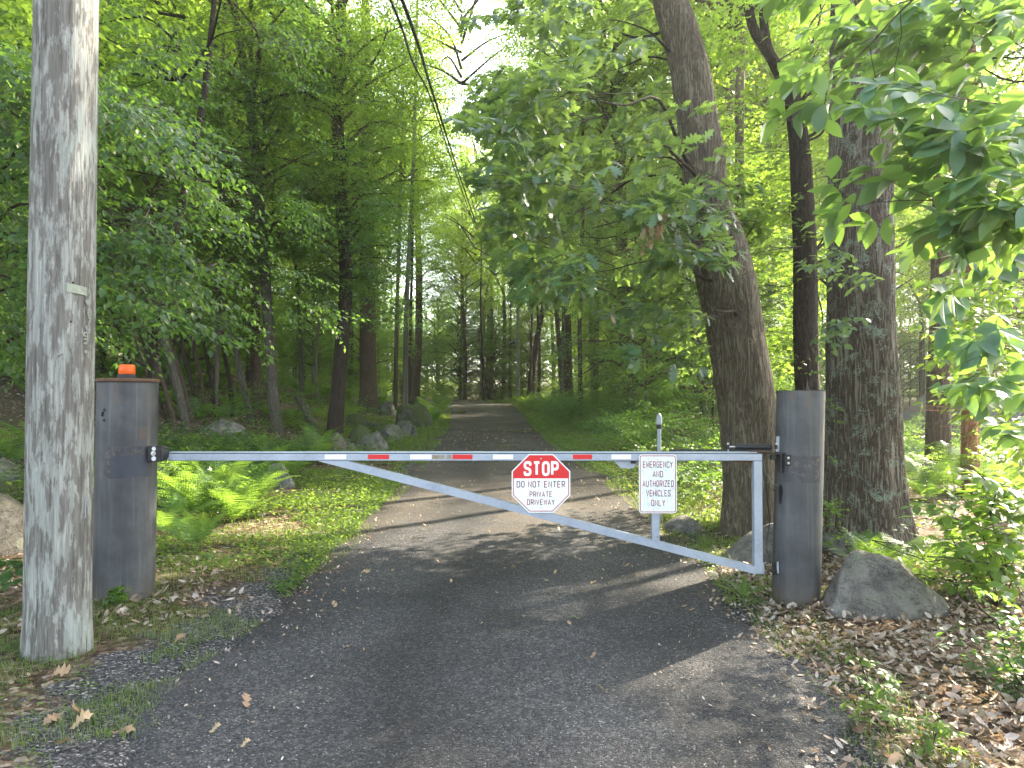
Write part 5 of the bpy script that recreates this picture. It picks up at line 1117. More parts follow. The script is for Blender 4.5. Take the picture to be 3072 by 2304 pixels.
# --- F: hickory, close at the right
SPH = [Spray(360+k, .8, .165, .9, .2, .6, whorl=True, clump=6, jit=.22) for k in range(7)]
HK = thing('hickory_tree', 'hickory with very large pointed leaves reaching in from the right edge', 'tree', (4.0, 3.9, float(ground(4.0, 3.9))))
o = np.array(HK.location); obj('trunk', trunk_mesh([(0,0,-.3),(0,0,0),(.05,0,2),(.0,.1,4),(-.1,.1,9)], [.12,.11,.10,.09,.04], 20, 60, .006, 9, 93, .25), M['bark_grey'], HK)
F1 = [(2640,300),(2840,250),(3100,230),(3100,760),(2860,790),(2700,770),(2560,740),(2450,715),(2480,650),(2560,600),(2620,500),(2560,470)]
F2 = [(2380,-40),(3100,-40),(3100,300),(2900,290),(2640,260),(2480,330),(2420,200)]
F3 = [(2880,760),(3100,740),(3100,1340),(2960,1330),(2900,1250),(2860,1100),(2820,950)]
F4 = [(2400,700),(2560,690),(2540,1000),(2460,1060),(2400,900)]
plc = region(6, F1, 24, 3.0, 3.9, (4.2,4.0,0), 7, (.6,.95), (-.2,.2), upj=.35) + region(7, F2, 24, 3.6, 5.4, (4.4,4.5,0), 7, (.8,1.2), (-.25,.15)) + region(8, F3, 8, 3.5, 4.8, (4.4,4.5,0), 7, (.6,.9), (-.5,0))
near_tree(HK, o, SPH, plc, L_LONG, 'leaf_hickory', 300, 'hickory', [(4.0, 3.9, z) for z in np.linspace(1.2, 5, 12)], 24, w0=.02, leafname='leaf')
SPS = [Spray(380+k, .6, .10, .8, .3, .6, jit=.3) for k in range(5)]
plc = region(9, F4, 9, 6.2, 7.0, (3.8,7.3,0), 5, (.8,1.2), (-.4,.1))
L, seg = place(SPS, plc); L = (L[0]-t22[1], *L[1:]); kind(obj('epicormic_sprig', leaf_mesh('epicormic_sprig', [(L, L_OVATE)]), M['leaf_oak'], t22[0]), 'stuff')
# --- G: beech boughs, right lower middle (over the sunny yard)
G1 = [(2690,880),(3100,820),(3100,1500),(2900,1250),(2760,1230),(2640,1180),(2690,1060)]
BY = thing('beech_sapling', 'young beech with backlit yellow-green leaves between furrowed trunk and right edge', 'tree', (6.3, 7.4, float(ground(6.3, 7.4))))
o = np.array(BY.location); obj('trunk', trunk_mesh([(0,0,-.3),(0,0,0),(.0,0,2),(-.1,.1,4)], [.05,.045,.04,.02], 10, 24, .002, 9, 94, .1), M['bark_grey'], BY)
plc = region(10, G1, 90, 5.2, 8.5, (6.6,7.6,0), 5, (.9,1.4), (-.4,.05), dens=90, clr=.3)
near_tree(BY, o, SPS, plc, L_OVATE, 'leaf_bright', 60, 'beech', [(6.2, 7.4, z) for z in np.linspace(.8, 3.5, 8)], 18, w0=.016, T_rest=L_MID)
# --- H: bushes at the lower right
def bush(name, label, cat, base, pl_regions, sprays, T_leaf, mt, nobj, key, nb=10, seed=1, w0=.008):
    b = hit(*base); T_ = thing(name, label, cat, tuple(b)); plc = []
    for (poly, n_, Y0, Y1, sc) in pl_regions: plc += region(seed+len(plc), poly, n_, Y0, Y1, (b[0], b[1], 0), len(sprays), sc, (-.25,.5), clr=.03)
    near_tree(T_, b, sprays, plc, T_leaf, mt, nobj, key, [b+np.array((0,0,.05)), b+np.array((.1,0,.3))], nb, w0=w0, seed=seed); return T_
SPA = [Spray(400+k, .5, .125, .8, .2, .55, jit=.25) for k in range(6)]
bush('ash_seedling', 'leafy bush with large sunlit compound leaves right of the big pale boulder', 'bush', (2990,1840), [([(2720,1490),(2830,1440),(3100,1440),(3100,1760),(2990,1800),(2870,1730),(2770,1620)], 50, 4.4, 5.4, (.7,1.1))], SPA, L_LONG, 'leaf_bright', 160, 'ash', 14, 21)
SPR = [Spray(420+k, .35, .055, .8, .2, .6, jit=.3) for k in range(6)]
bush('low_shrub', 'small round-leaved shrub at the right edge above the leaf litter', 'bush', (3060,2080), [([(2850,1850),(2960,1790),(3100,1800),(3100,2120),(3000,2080),(2900,1960)], 52, 3.7, 4.4, (.7,1.1))], SPR, L_OVATE, 'leaf_beech', 100, 'shrub', 12, 31)
bush('low_shrub', 'dim leafy shrub behind the ash bush at the foot of the furrowed trunk', 'bush', (2890,1800), [([(2720,1620),(2900,1650),(3100,1700),(3100,1880),(2870,1860),(2760,1780)], 60, 5.2, 6.0, (.8,1.2))], SPR, L_OVATE, 'leaf_dark', 0, 'shrub2', 8, 33)
bush('vine_shrub', 'narrow column of small round leaves between right post and furrowed trunk', 'bush', (2478,1600), [([(2462,1450),(2490,1440),(2500,1600),(2462,1620)], 22, 6.4, 6.9, (.5,.8)), ([(2462,1100),(2490,1100),(2486,1420),(2462,1420)], 8, 6.6, 7.2, (.5,.7))], SPR, L_OVATE, 'leaf_bright', 0, 'vine', 4, 35)
bush('seedling', 'upright seedling with pointed green leaves in the litter at bottom right', 'plant', (2625,2170), [([(2570,2020),(2640,2020),(2700,2100),(2740,2200),(2600,2200),(2580,2100)], 13, 3.15, 3.4, (.25,.5))], SPR, L_OVATE, 'weed', 40, 'seedling', 4, 37, .003)
bush('seedling', 'second low seedling with broad leaves at the bottom edge right of the drive', 'plant', (2800,2270), [([(2780,2180),(2900,2170),(2960,2290),(2800,2300)], 10, 2.95, 3.2, (.3,.5))], SPR, L_OVATE, 'weed', 40, 'seedling2', 3, 39, .003)
bush('seedling', 'yellow-green seedling at the foot of the left steel post', 'plant', (350,1812), [([(308,1760),(400,1760),(405,1815),(320,1815)], 16, 5.25, 5.38, (.2,.35))], SPR, L_OVATE, 'leaf_bright', 40, 'seedling3', 3, 41, .003)
bush('seedling', 'broad-leaved seedling at the left edge beside the wooden pole', 'plant', (60,1780), [([(0,1650),(85,1650),(85,1760),(0,1740)], 5, 4.9, 5.3, (.7,.9))], SPA, L_OVATE, 'leaf_beech', 20, 'seedling4', 2, 43, .004)
# ================================================================== THE WOOD
g_ = rs(500); placed = [(float(o_[0]), float(o_[1])) for _, o_, _, _ in TREES]
TB = {}
def trunk_var(k, bark):
    if (k, bark) not in TB:
        q_ = rs(700+k); pts = [(0,0,-.5),(0,0,0)]; x = y = 0
        for z in (.2,.45,.7,1.0): x += q_.normal()*.012; y += q_.normal()*.012; pts.append((x, y, z))
        m_ = trunk_mesh(pts, [1,1,.85,.7,.5,.15], 9, 26, .0, 9, k, 0); TB[(k, bark)] = (m_, pts)
        V = np.array([v.co for v in m_.vertices]); pr = smooth_path(np.array(pts), 26); c_ = np.repeat(pr, 9, 0); a_ = V-c_; V = c_+a_*np.array((.010,.010,0)); m_.vertices.foreach_set('co', V.astype(np.float32).ravel()); m_.materials.append(M[bark])
    return TB[(k, bark)]
def wood_tree(x, y, H_, w, bark, label, group, cr, name='tree'):
    z = float(ground(x, y)); T_ = thing(name, label, 'tree', (x, y, z), group); m_, pts = trunk_var(g_.randint(5), bark)
    ob = obj('trunk', m_, None, T_); s_ = w/.02; ob.scale = (s_, s_, H_); ob.rotation_euler = (g_.normal()*.02, g_.normal()*.02, g_.uniform(0, 6.28))
    for (kd, zz_, sc, mt) in cr: add_crown(T_, dict(t=CR_TALL, m=CR_MID, l=CR_LOW)[kd], g_.randint(9), zz_, sc, g_.uniform(0, 6.28), mt)
    return T_
def free(x, y, dmin): return all((x-a)**2+(y-b)**2 > dmin**2 for a, b in placed)
BKN = dict(bark_brown='brown', bark_dark='dark', bark_grey='grey', bark_pale='pale')
def ZN(y): return 'in the nearer wood' if y < 34 else ('in the middle of the wood' if y < 54 else 'far back in the wood')
def lab_(w, bk, sd, y): l_ = '%s %s trunk %s %s of the drive' % ('thick' if w > .29 else 'narrow', BKN[bk], ZN(y), sd); return l_, l_
SIDE = {(0,0): 'tall trunk in the deep wood left of the drive', (1,0): 'tall trunk in the deep wood right of the drive'}
nt_ = 0
for t_ in range(1500):
    y = 19+g_.rand()**.8*62; x = g_.uniform(-.80*y-3, .80*y+3); l, r = float(road_l(y)), float(road_r(y))
    if y < 70 and l-3.2 < x < r+3.2: continue
    if 58 < y < 70 and x < -5: continue
    if y > 44 and -16 < x < 32 and g_.rand() < .62: continue
    if x > 7.5 and y < 45 and x > .42*y: continue             # the sunny yard on the right stays open
    if not free(x, y, 2.3+y*.008): continue
    placed.append((x, y)); left = x < l; tall = g_.rand() < .42
    sd = 'left' if left else 'right'
    if tall:
        bk = ('bark_brown','bark_dark','bark_grey')[g_.randint(3)]; H_ = g_.uniform(19, 25); w_ = g_.uniform(.16, .42)
        wood_tree(x, y, H_, w_, bk, *lab_(w_, bk, sd, y), [('t', H_*g_.uniform(.36,.46), g_.uniform(.9,1.25), 'leaf_high'), ('t', H_*.60, g_.uniform(.9,1.2), 'leaf_high')])
    else:
        H_ = g_.uniform(6, 11); bk = ('bark_pale','bark_dark','bark_grey')[g_.randint(3)]; mt_ = ('leaf_mid','leaf_bright','leaf_dark')[g_.randint(3)]; lb = 'slim %s tree, %s leaves, %s %s of the drive' % (BKN[bk], dict(leaf_mid='green', leaf_bright='bright', leaf_dark='dark')[mt_], ZN(y), sd)
        wood_tree(x, y, H_, g_.uniform(.06, .13), bk, lb, lb, [('m', H_*g_.uniform(.10,.28), g_.uniform(.9,1.35), mt_), ('m', H_*.62, g_.uniform(.7,.9), 'leaf_high')])
    nt_ += 1
    if nt_ >= 190: break
print('wood trees', nt_)
# trees just outside the picture on both sides; 'u' added to shade left foliage, 's' to break up sun patches
for (x, y, H_, c_) in [(5.6,17.0,18,'u'),(9.35,18.6,20,'u'),(7.3,23.5,22,'u'),(10.2,12.4,13,'s'),(-9,9,15,'t'),(-11,14,17,'t'),(-12,6,14,'t'),(12,30,20,'t')]:
    wood_tree(x, y, H_, .3, 'bark_brown', *(('tall shade tree added behind the two large right-hand trunks', 'shade trees added behind the large right-hand trunks') if c_ == 'u' else ('broad unseen tree standing just beyond the picture edge', 'trees beyond the picture edge')), [('m', 8.0, .85, 'leaf_high')] if c_ == 's' else [('t', {5.6:10.2,9.35:12.6,7.3:13.3}[x], 1.05, 'leaf_high')] if c_ == 'u' else [('t', H_*.30, 1.15, 'leaf_high'), ('t', H_*.55, .9, 'leaf_high')])
for k in range(46):                                            # leafy belt closing the view behind the bend
    y = 69+g_.rand()*15; x = -34+k*1.3+g_.normal()*.8
    if not free(x, y, 1.5): continue
    placed.append((x, y)); H_ = g_.uniform(6, 12); bk = ('bark_pale','bark_dark','bark_grey')[g_.randint(3)]; lb = 'small leafy tree beyond the bend, %s trunk' % BKN[bk]
    wood_tree(x, y, H_, g_.uniform(.08, .2), bk, lb, 'trees closing the view beyond the bend', [('m', H_*.04, 1.5, ('leaf_mid','leaf_high','leaf_bright')[g_.randint(3)]), ('m', H_*.45, 1.4, 'leaf_mid')])
# trees whose boughs close over the drive
for k, (y, sd_, zc, sc) in enumerate([(29,1,12,.8),(33,-1,11,.85),(41,1,12,.9),(47,-1,13,1.0),(52,1,13,1.0),(57,-1,10,1.2),(62,1,12,1.4),(60,-1,15,1.3)]):
    x = float(road_l(y))-1.6-g_.rand()*1.2 if sd_ < 0 else float(road_r(y))+1.6+g_.rand()*1.2
    T_ = wood_tree(x, y, zc+8, .2+.02*(k % 4), ('bark_dark','bark_brown','bark_grey')[k % 3], 'tall verge tree arching over the drive on its %s side, %s' % ('left' if sd_ < 0 else 'right', ('near','middle','farther','far')[min(3, int((y-25)/9))]), 'trees arching over the drive', [])
    placed.append((x, y)); add_crown(T_, CR_TALL, k, zc, sc, k*1.9, 'leaf_high', (-sd_*.5*sc, 0), .9)
    add_crown(T_, CR_TALL, k+1, zc-1, sc*.8, k*1.3, 'leaf_high', (sd_*1.0, 0), .9)
T_ = wood_tree(-4.6, 30.5, 24, .24, 'bark_grey', 'tall grey trunk whose crown closes the gap over the drive', 'trees arching over the drive', []); add_crown(T_, CR_TALL, 1, 14.5, 1.0, 1.0, 'leaf_high', (2.4, 0)); placed.append((-4.6, 30.5))
for (x, y, H_) in [(22,31,17),(27,44,24),(16.5,33,20),(33,50,25)]:
    wood_tree(x, y, H_, .3, 'bark_brown', 'tall tree beyond the sunny yard at the right edge', 'tall trees beyond the sunny yard', [('t', H_*.28, 1.1, 'leaf_high'), ('t', H_*.55, 1.1, 'leaf_high')]); placed.append((x, y))
# far wood that reads as one mass
q_ = rs(900); plc = []; trk = []
for k in range(900):
    y = q_.uniform(70, 118); x = q_.uniform(-.85*y, .85*y); z = float(ground(x, y)); h_ = q_.uniform(0, 1)**1.3*17
    for _ in range(5): plc.append((q_.randint(6), np.array((x, y, z+h_))+q_.normal(size=3)*np.array((2.0,2.0,1.3)), q_.normal(size=3)*np.array((1,1,.25)), np.array((0,0,1.))+q_.normal(size=3)*.4, q_.uniform(1.6, 2.6)))
    if k % 9 == 0: H_ = q_.uniform(10, 20); trk.append(([(x,y,z-.5),(x+q_.normal()*.3,y,z+H_*.5),(x+q_.normal()*.6,y,z+H_)], np.array([.2,.15,.06])*q_.uniform(.5,1.4), 6))
SPF = [Spray(440+k, 1.5, .17, 2.2, .2, .5, jit=.5) for k in range(6)]
L, _ = place(SPF, plc); L = (L[0], L[1], L[2], L[3]*2.1); kind(obj('far_foliage', leaf_mesh('far_foliage', [(L, L_TRI)]), M['leaf_mid']), 'stuff'); print('far', len(L[0]))
V, Q_ = tubes_np([(smooth_path(p_, 5), np.interp(np.linspace(0,1,5), [0,.5,1], r_), n_) for p_, r_, n_ in trk]); kind(obj('far_trunks', new_mesh('far_trunks', V, quads=Q_, smooth=True), M['bark_brown']), 'stuff')
# ------------------------------------------------------------------ undergrowth masses
def undergrowth(name, label_mt, seed, n, xr, yr, hgt, sprays, T_leaf=L_SIMPLE, sc=(.7,1.2), cond=None, ymaxfac=None):
    q_ = rs(seed); plc = []; t_ = 0
    while len(plc) < n and t_ < n*30:
        t_ += 1; y = yr[0]+(yr[1]-yr[0])*q_.rand()**1.0; l, r = float(road_l(y)), float(road_r(y)); d_ = xr[0]+(xr[1]-xr[0])*q_.rand()**1.3
        x = l-d_ if xr[2] == 'l' else r+d_
        if cond and not cond(x, y): continue
        cl = vn(x*.35, y*.35, 0, seed)*.5+.5; h_ = hgt(d_, y)*cl*q_.rand()**.8
        if vn(x*.6, y*.6, h_*.8, seed+1) < -.1: continue
        if not free(x, y, .45): continue
        plc.append((q_.randint(len(sprays)), np.array((x, y, float(ground(x, y))+.12+h_)), np.array((q_.normal(), q_.normal(), q_.uniform(-.15,.4))), np.array((0,0,1.))+q_.normal(size=3)*.25, q_.uniform(*sc)))
    L, seg = place(sprays, plc); kind(obj(name, leaf_mesh(name, [(L, T_leaf)]), M[label_mt]), 'stuff'); print(name, len(L[0])); return seg
SPU = [Spray(460+k, .9, .085, 1.1, .22, .5) for k in range(5)]
undergrowth('undergrowth', 'leaf_mid', 11, 1900, (.9,9,'r'), (9.5,34), lambda d_, y: min(3.4, .3+d_*.65), SPU, sc=(.7,1.1), cond=lambda x, y: not (x > 3.2 and y < 13) and not x > .50*y and not (y < 14 and x < 3.0 and x > 1.9 and False))
undergrowth('undergrowth', 'leaf_bright', 12, 1300, (2.2,16,'r'), (18,60), lambda d_, y: min(4.5, .3+d_*.5), SPU, sc=(.9,1.4), cond=lambda x, y: not x > .42*y)
undergrowth('undergrowth', 'leaf_dark', 13, 560, (1.4,5.5,'l'), (9.5,16), lambda d_, y: min(.75, .1+d_*.18), SPU, sc=(.45,.8), cond=lambda x, y: x < -4.4)
undergrowth('undergrowth', 'leaf_mid', 14, 1400, (3.0,22,'l'), (17,62), lambda d_, y: min(3.5, .2+d_*.14), SPU, sc=(.8,1.3))
undergrowth('undergrowth', 'leaf_bright', 15, 560, (5,16,'r'), (8,26), lambda d_, y: 1.0, SPU, sc=(.5,1.0), cond=lambda x, y: x > 4.9 and x > .42*y)
# ================================================================== FERNS
def frond_mesh(seed, L=.62, np_=18, w=.27, curve=.8, simple=False):
    q_ = rs(seed); V, T_ = [], []; pts = []; p = np.array((0,0,0.)); el = 1.3+q_.uniform(-.12,.12); n = 14; az = 0
    for k in range(n):
        pts.append(p.copy()); d_ = np.array((math.cos(az)*math.cos(el), math.sin(az)*math.cos(el), math.sin(el))); p = p+d_*L/n; el -= curve*1.6/n*(.4+1.2*k/n); az += q_.normal()*.01
    pts = np.array(pts); Tn = nrm(np.gradient(pts, axis=0))
    def tri(a, b, c_): o_ = len(V); V.extend([a, b, c_]); T_.append((o_, o_+1, o_+2))
    sd = np.array((0,1.,0))
    for k in range(n-1):                                        # rachis
        r_ = .0022*(1-k/n)+.0006; a, b = pts[k], pts[k+1]; o_ = len(V); V.extend([a-sd*r_, a+sd*r_, b+sd*r_, b-sd*r_]); T_.extend([(o_,o_+1,o_+2),(o_,o_+2,o_+3)])
    for k in range(np_):
        t_ = .16+.83*k/np_; i_ = t_*(n-1); i0 = int(i_); c_ = pts[i0]+(pts[min(i0+1,n-1)]-pts[i0])*(i_-i0); tn = Tn[i0]; u = np.cross(sd, tn); u = u if u[2] > 0 else -u
        wl = w*L*1.0*(math.sin(PI*min(1, (t_-.08)/.92)**.75)**.8)*q_.uniform(.9,1.1)
        if t_ > .55: wl = w*L*(1-t_)/.45*.95+.004
        for s_ in (-1, 1):
            d_ = nrm(sd*s_+tn*.45-np.array((0,0,.25))+q_.normal(size=3)*.05); bw = nrm(np.cross(u, d_)); m_ = 2 if simple else max(2, int(wl/.02)); hw = L/np_*.78
            if simple:
                tri(c_-bw*hw*.5, c_+bw*hw*.5, c_+d_*wl); continue
            for e in range(m_):                                 # lobes along the pinna
                f0, f1 = e/m_, (e+1)/m_; ww = hw*(1-f0**1.5)*.62; a = c_+d_*wl*f0; b = c_+d_*wl*f1; mid_ = c_+d_*wl*(f0+f1*1.3)/2.3
                o_ = len(V); V.extend([a, b, mid_+bw*ww+u*.002, mid_-bw*ww+u*.002]); T_.extend([(o_,o_+1,o_+2),(o_,o_+3,o_+1)])
    return np.array(V), np.array(T_)
FR = []
for k in range(5):
    V, T_ = frond_mesh(k+1, .66+.04*k, 18, .27, .6+.12*k); mm = new_mesh('frond', V, tris=T_); mm.materials.append(M['fern']); FR.append(mm)
FS = [frond_mesh(20+k, .6, 11, .25, .8, True) for k in range(3)]
g_ = rs(600)
def fern(px, py, sc, nf, label, spread=1.0, loc=None, tilt=None):
    p = hit(px, py) if loc is None else np.array(loc); T_ = thing('fern', label, 'fern', (p[0], p[1], float(ground(p[0], p[1]))-.01), 'ferns by the gravel drive', g_.uniform(0, 6.28))
    for k in range(nf):
        sc_ = sc*(1.2 if py > 1480 and px < 800 else 1.0); ob = obj('frond', FR[g_.randint(5)], None, T_); az = 2*PI*k/nf+g_.uniform(-.3, .3); ob.rotation_euler = (g_.uniform(-.15,.15), g_.uniform(-.1,.5)*spread, az); s_ = sc_*g_.uniform(.75,1.15); ob.scale = (s_, s_, s_); ob.location = (math.cos(az)*.02, math.sin(az)*.02, 0)
for a_ in [(560,1555,1.15,9,'tall bright fern nearest the left steel post under the beam'),
    (625,1560,1.2,10,'tallest yellow-green fern in the middle of the clump under the beam'),
    (700,1570,1.05,9,'arching bright fern at the front of the clump right of centre'),
    (760,1520,1.1,9,'bright fern at the right end of the clump beneath the diagonal brace'),
    (520,1500,1.1,8,'fern at the back of the clump touching the steel post'),
    (650,1500,1.15,8,'dimmer fern standing behind the tallest one'),
    (590,1640,.75,7,'small low fern in front of the clump on the grass'),
    (500,1610,.8,7,'small fern tight against the left steel post'),
    (870,1440,1.2,9,'fern draped over the half-hidden grey boulder'),
    (930,1395,1.5,9,'bright fern left of the pointed pinkish boulder above the beam'),
    (955,1370,1.3,7,'fern fronds leaning against the pointed pinkish boulder'),
    (820,1420,1.2,8,'fern just behind the half-hidden grey boulder'),
    (280,1480,1.2,8,'fern in the gap between wooden pole and steel post'),
    (285,1400,1.4,8,'upper fern in the gap between wooden pole and steel post'),
    (50,1390,1.4,9,'fern above the boulder pile at the left edge'),
    (120,1372,1.4,8,'dim fern half behind the wooden pole at left'),
    (1300,1262,2.0,9,'bright fern right of the largest boulder beside the drive'),
    (1320,1236,2.2,9,'bright fern behind the small grey rock near the yard sign'),
    (1285,1275,1.6,8,'low fern in front of the largest boulder'),
    (2605,1725,.8,7,'dark green fern growing between furrowed trunk and big boulder'),
    (2680,1735,.85,7,'fern fronds rising behind the crest of the big pale boulder'),
    (2735,1790,.7,6,'small sunlit fern behind the right slope of the big boulder'),
    (2780,1500,1.3,8,'sunlit fern at the foot of the flared trunk'),
    (2850,1470,1.3,8,'sunlit fern left of the orange cedar trunk'),
    (2990,1480,1.3,8,'sunlit fern right of the orange cedar trunk'),
    (2800,1720,1.0,7,'yellow-green fern below the ash bush behind the boulder'),
    (1590,1235,2.2,8,'fern at the right verge near the drive bend'),
    (1650,1240,2.2,8,'fern at the foot of the thick straight verge trunk')]: fern(*a_)
def fern_bed(name, seed, n, xr, yr, sc):
    q_ = rs(seed); Vs, Ts, o_ = [], [], 0; t_ = 0; c_ = 0
    while c_ < n and t_ < n*20:
        t_ += 1; y = q_.uniform(*yr); d_ = q_.uniform(xr[0], xr[1]); x = float(road_l(y))-d_ if xr[2] == 'l' else float(road_r(y))+d_
        if vn(x*.3, y*.3, 0, seed) < -.05 or not free(x, y, .5): continue
        c_ += 1; z = float(ground(x, y))
        for k in range(6):
            V, T_ = FS[q_.randint(3)]; a = 2*PI*k/6+q_.uniform(-.4,.4); t2_ = q_.uniform(-.1,.4); s_ = sc*q_.uniform(.7,1.2)
            Ry = np.array(((math.cos(t2_),0,math.sin(t2_)),(0,1,0),(-math.sin(t2_),0,math.cos(t2_)))); Rz = np.array(((math.cos(a),-math.sin(a),0),(math.sin(a),math.cos(a),0),(0,0,1)))
            Vs.append(V*s_@Ry.T@Rz.T+np.array((x, y, z))); Ts.append(T_+o_); o_ += len(V)
    kind(obj(name, new_mesh(name, np.concatenate(Vs), tris=np.concatenate(Ts)), M['fern']), 'stuff')
fern_bed('fern_bed', 1, 280, (3.5,22,'l'), (18,52), 1.35)
fern_bed('fern_bed', 2, 130, (.8,5,'r'), (30,58), 1.4)
fern_bed('fern_bed', 3, 60, (5.2,12,'r'), (10,20), 1.0)

# ================================================================== GRASS, WEEDS, LITTER, STONES
def scatter(seed, n, yr, dr, sides='lr', ypow=1.0, dpow=1.0, near=None, patch=None, cond=None):
    q_ = rs(seed); y = yr[0]+(yr[1]-yr[0])*q_.rand(n*3)**ypow; d_ = dr[0]+(dr[1]-dr[0])*q_.rand(n*3)**dpow; sd = q_.rand(n*3) < .5
    left = np.where(sd, True, False) if sides == 'lr' else np.full(n*3, sides == 'l'); x = np.where(left, road_l(y)-d_, road_r(y)+d_); ok = np.ones(n*3, bool)
    if patch: ok &= (fbm(x*patch[0], y*patch[0], 0, seed, 3) > patch[1])
    if cond is not None: ok &= cond(x, y)
    x, y = x[ok][:n], y[ok][:n]; return x, y, q_
def on_road_z(x, y):
    l, r = road_l(y), road_r(y); t_ = np.abs((x-(l+r)/2)/((r-l)/2)); inside = t_ < 1.0
    return np.where(inside, zbase(y)+.014+.010*fbm(x*1.2, y*1.2, 0, 31)-.008*np.exp(-((t_-.48)/.16)**2)-.11*sstep(.94,1.12,t_)+.004*fbm(x*9,y*9,0,33,3), ground(x, y))
def blades(name, x, y, q_, h, w, mt, lean=.5, zf=None):
    n = len(x); z = (zf or ground)(x, y); az = q_.rand(n)*2*PI; hh = h*(.45+q_.rand(n)*.9); ln = lean*q_.rand(n)
    dx, dy = np.cos(az), np.sin(az); b = np.stack([x, y, z-.005], 1); side = np.stack([-dy, dx, 0*x], 1)*(w*(.7+.6*q_.rand(n)))[:,None]
    m_ = b+np.stack([dx*hh*ln*.35, dy*hh*ln*.35, hh*.6], 1); tp = b+np.stack([dx*hh*ln, dy*hh*ln, hh*(1-.35*ln)], 1)
    V = np.stack([b-side, b+side, m_-side*.7, m_+side*.7, tp], 1).reshape(-1, 3); k = np.arange(n)[:,None]*5
    T_ = np.concatenate([k+np.array([[0,1,3]]), k+np.array([[0,3,2]]), k+np.array([[2,3,4]])], 0); kind(obj(name, new_mesh(name, V, tris=T_), M[mt]), 'stuff')
def scale_y(y, s0, k=.07): return s0*(1+k*np.maximum(0, y-6))
x, y, q_ = scatter(1, 26000, (5.5,30), (-.22,1.5), 'lr', 1.3, 1.4, patch=(1.4,-.12), cond=lambda x, y: ~((x > 0) & (y < 7.0))); blades('grass', x, y, q_, scale_y(y, .055), scale_y(y, .0022, .12), 'grass')
x, y, q_ = scatter(2, 22000, (22,60), (-.1,2.6), 'lr', 1.0, 1.2, patch=(.5,-.2)); blades('grass', x, y, q_, scale_y(y, .05, .03), scale_y(y, .003, .12), 'grass')
x, y, q_ = scatter(3, 11000, (2.4,5.4), (-.1,2.4), 'l', 1.0, 1.0, patch=(1.6,.0)); blades('grass', x, y, q_, .06, .0014, 'grass', 1.1)
x, y, q_ = scatter(4, 1800, (2.6,5.6), (-.05,.45), 'r', 1.0, 1.0, patch=(2.2,.08)); blades('grass', x, y, q_, .055, .0016, 'grass', 1.2)
x, y, q_ = scatter(5, 5000, (7,12), (0,1.1), 'r', 1.0, 1.0, patch=(1.6,.0)); blades('grass', x, y, q_, .09, .003, 'grass', 1.2)
def weeds(name, seed, n, yr, dr, sides, size, hmax, mt='weed', T_leaf=L_SIMPLE, patch=None, ypow=1.0, dpow=1.2, cond=None, grow=.05):
    x, y, q_ = scatter(seed, n, yr, dr, sides, ypow, dpow, patch=patch, cond=cond); n_ = len(x); az = q_.rand(n_)*2*PI; z = ground(x, y)+q_.rand(n_)**1.6*hmax+.006
    D = np.stack([np.cos(az), np.sin(az), q_.normal(size=n_)*.25], 1); N_ = np.array((0,0,1.))+q_.normal(size=(n_,3))*.35; S = scale_y(y, size, grow)*(.5+.8*q_.rand(n_))
    kind(obj(name, leaf_mesh(name, [((np.stack([x, y, z], 1), D, N_, S), T_leaf)]), M[mt]), 'stuff')
weeds('ground_cover', 41, 24000, (5.6,14), (-.05,2.0), 'l', .035, .09, patch=(1.3,-.15), T_leaf=L_M4)
weeds('ground_cover', 42, 30000, (9,34), (.2,5.0), 'l', .05, .22, patch=(.7,-.15), mt='weed')
weeds('ground_cover', 43, 26000, (8.5,34), (.0,4.0), 'r', .05, .16, patch=(.8,-.2), mt='weed')
weeds('ground_cover', 44, 4200, (2.4,5.4), (.1,2.6), 'l', .022, .035, patch=(1.6,.0), T_leaf=L_MID)
weeds('ground_cover', 45, 1500, (2.6,6.8), (-.02,.5), 'r', .022, .05, patch=(2.0,.0), T_leaf=L_MID)
weeds('ground_cover', 46, 2600, (5.5,8.5), (-.1,.75), 'r', .032, .07, patch=(1.8,-.1), T_leaf=L_M4)
weeds('bank_creeper', 47, 8500, (9.5,15), (2.2,6.0), 'l', .085, .5, mt='leaf_dark', T_leaf=L_MAPLE, patch=(.6,-.2))
weeds('ground_cover', 48, 12000, (8,28), (5,14), 'r', .06, .2, patch=(.6,-.05), mt='leaf_bright', cond=lambda x, y: x > .40*y)
# leaf litter
def litter(name, seed, n, xr, yr, size, tm, dens=None, road=False, grow=.03, lift=.018, mt='dead', spread=.45, cond=None, patch=None):
    q_ = rs(seed); x = q_.uniform(*xr, size=n*3); y = q_.uniform(*yr, size=n*3); l, r = road_l(y), road_r(y); ok = ((x < l-.05) | (x > r+.02)) if not road else ((x > l) & (x < r))
    if patch: ok &= fbm(x*patch[0], y*patch[0], 0, seed, 3) > patch[1]
    if cond is not None: ok &= cond(x, y)
    x, y = x[ok][:n], y[ok][:n]; n_ = len(x); az = q_.rand(n_)*2*PI; z = (on_road_z if road else ground)(x, y)+q_.rand(n_)*lift+.004
    D = np.stack([np.cos(az), np.sin(az), q_.normal(size=n_)*.22], 1); N_ = np.array((0,0,1.))+q_.normal(size=(n_,3))*spread; S = scale_y(y, size, grow)*(.45+.8*q_.rand(n_)); k = q_.randint(len(tm), size=n_)
    kind(obj(name, leaf_mesh(name, [((np.stack([x, y, z], 1)[k == j], D[k == j], N_[k == j], S[k == j]), t_) for j, t_ in enumerate(tm)]), M[mt]), 'stuff')
OD = [L_OAK_DRY, L_OAK_DRY2, L_DRY3]
litter('leaf_litter', 1, 13500, (1.5,5.2), (2.4,7.6), .056, OD, lift=.03, spread=.6)
litter('leaf_litter', 2, 9000, (1.9,14), (6.5,26), .075, [L_M4], grow=.05, lift=.03)
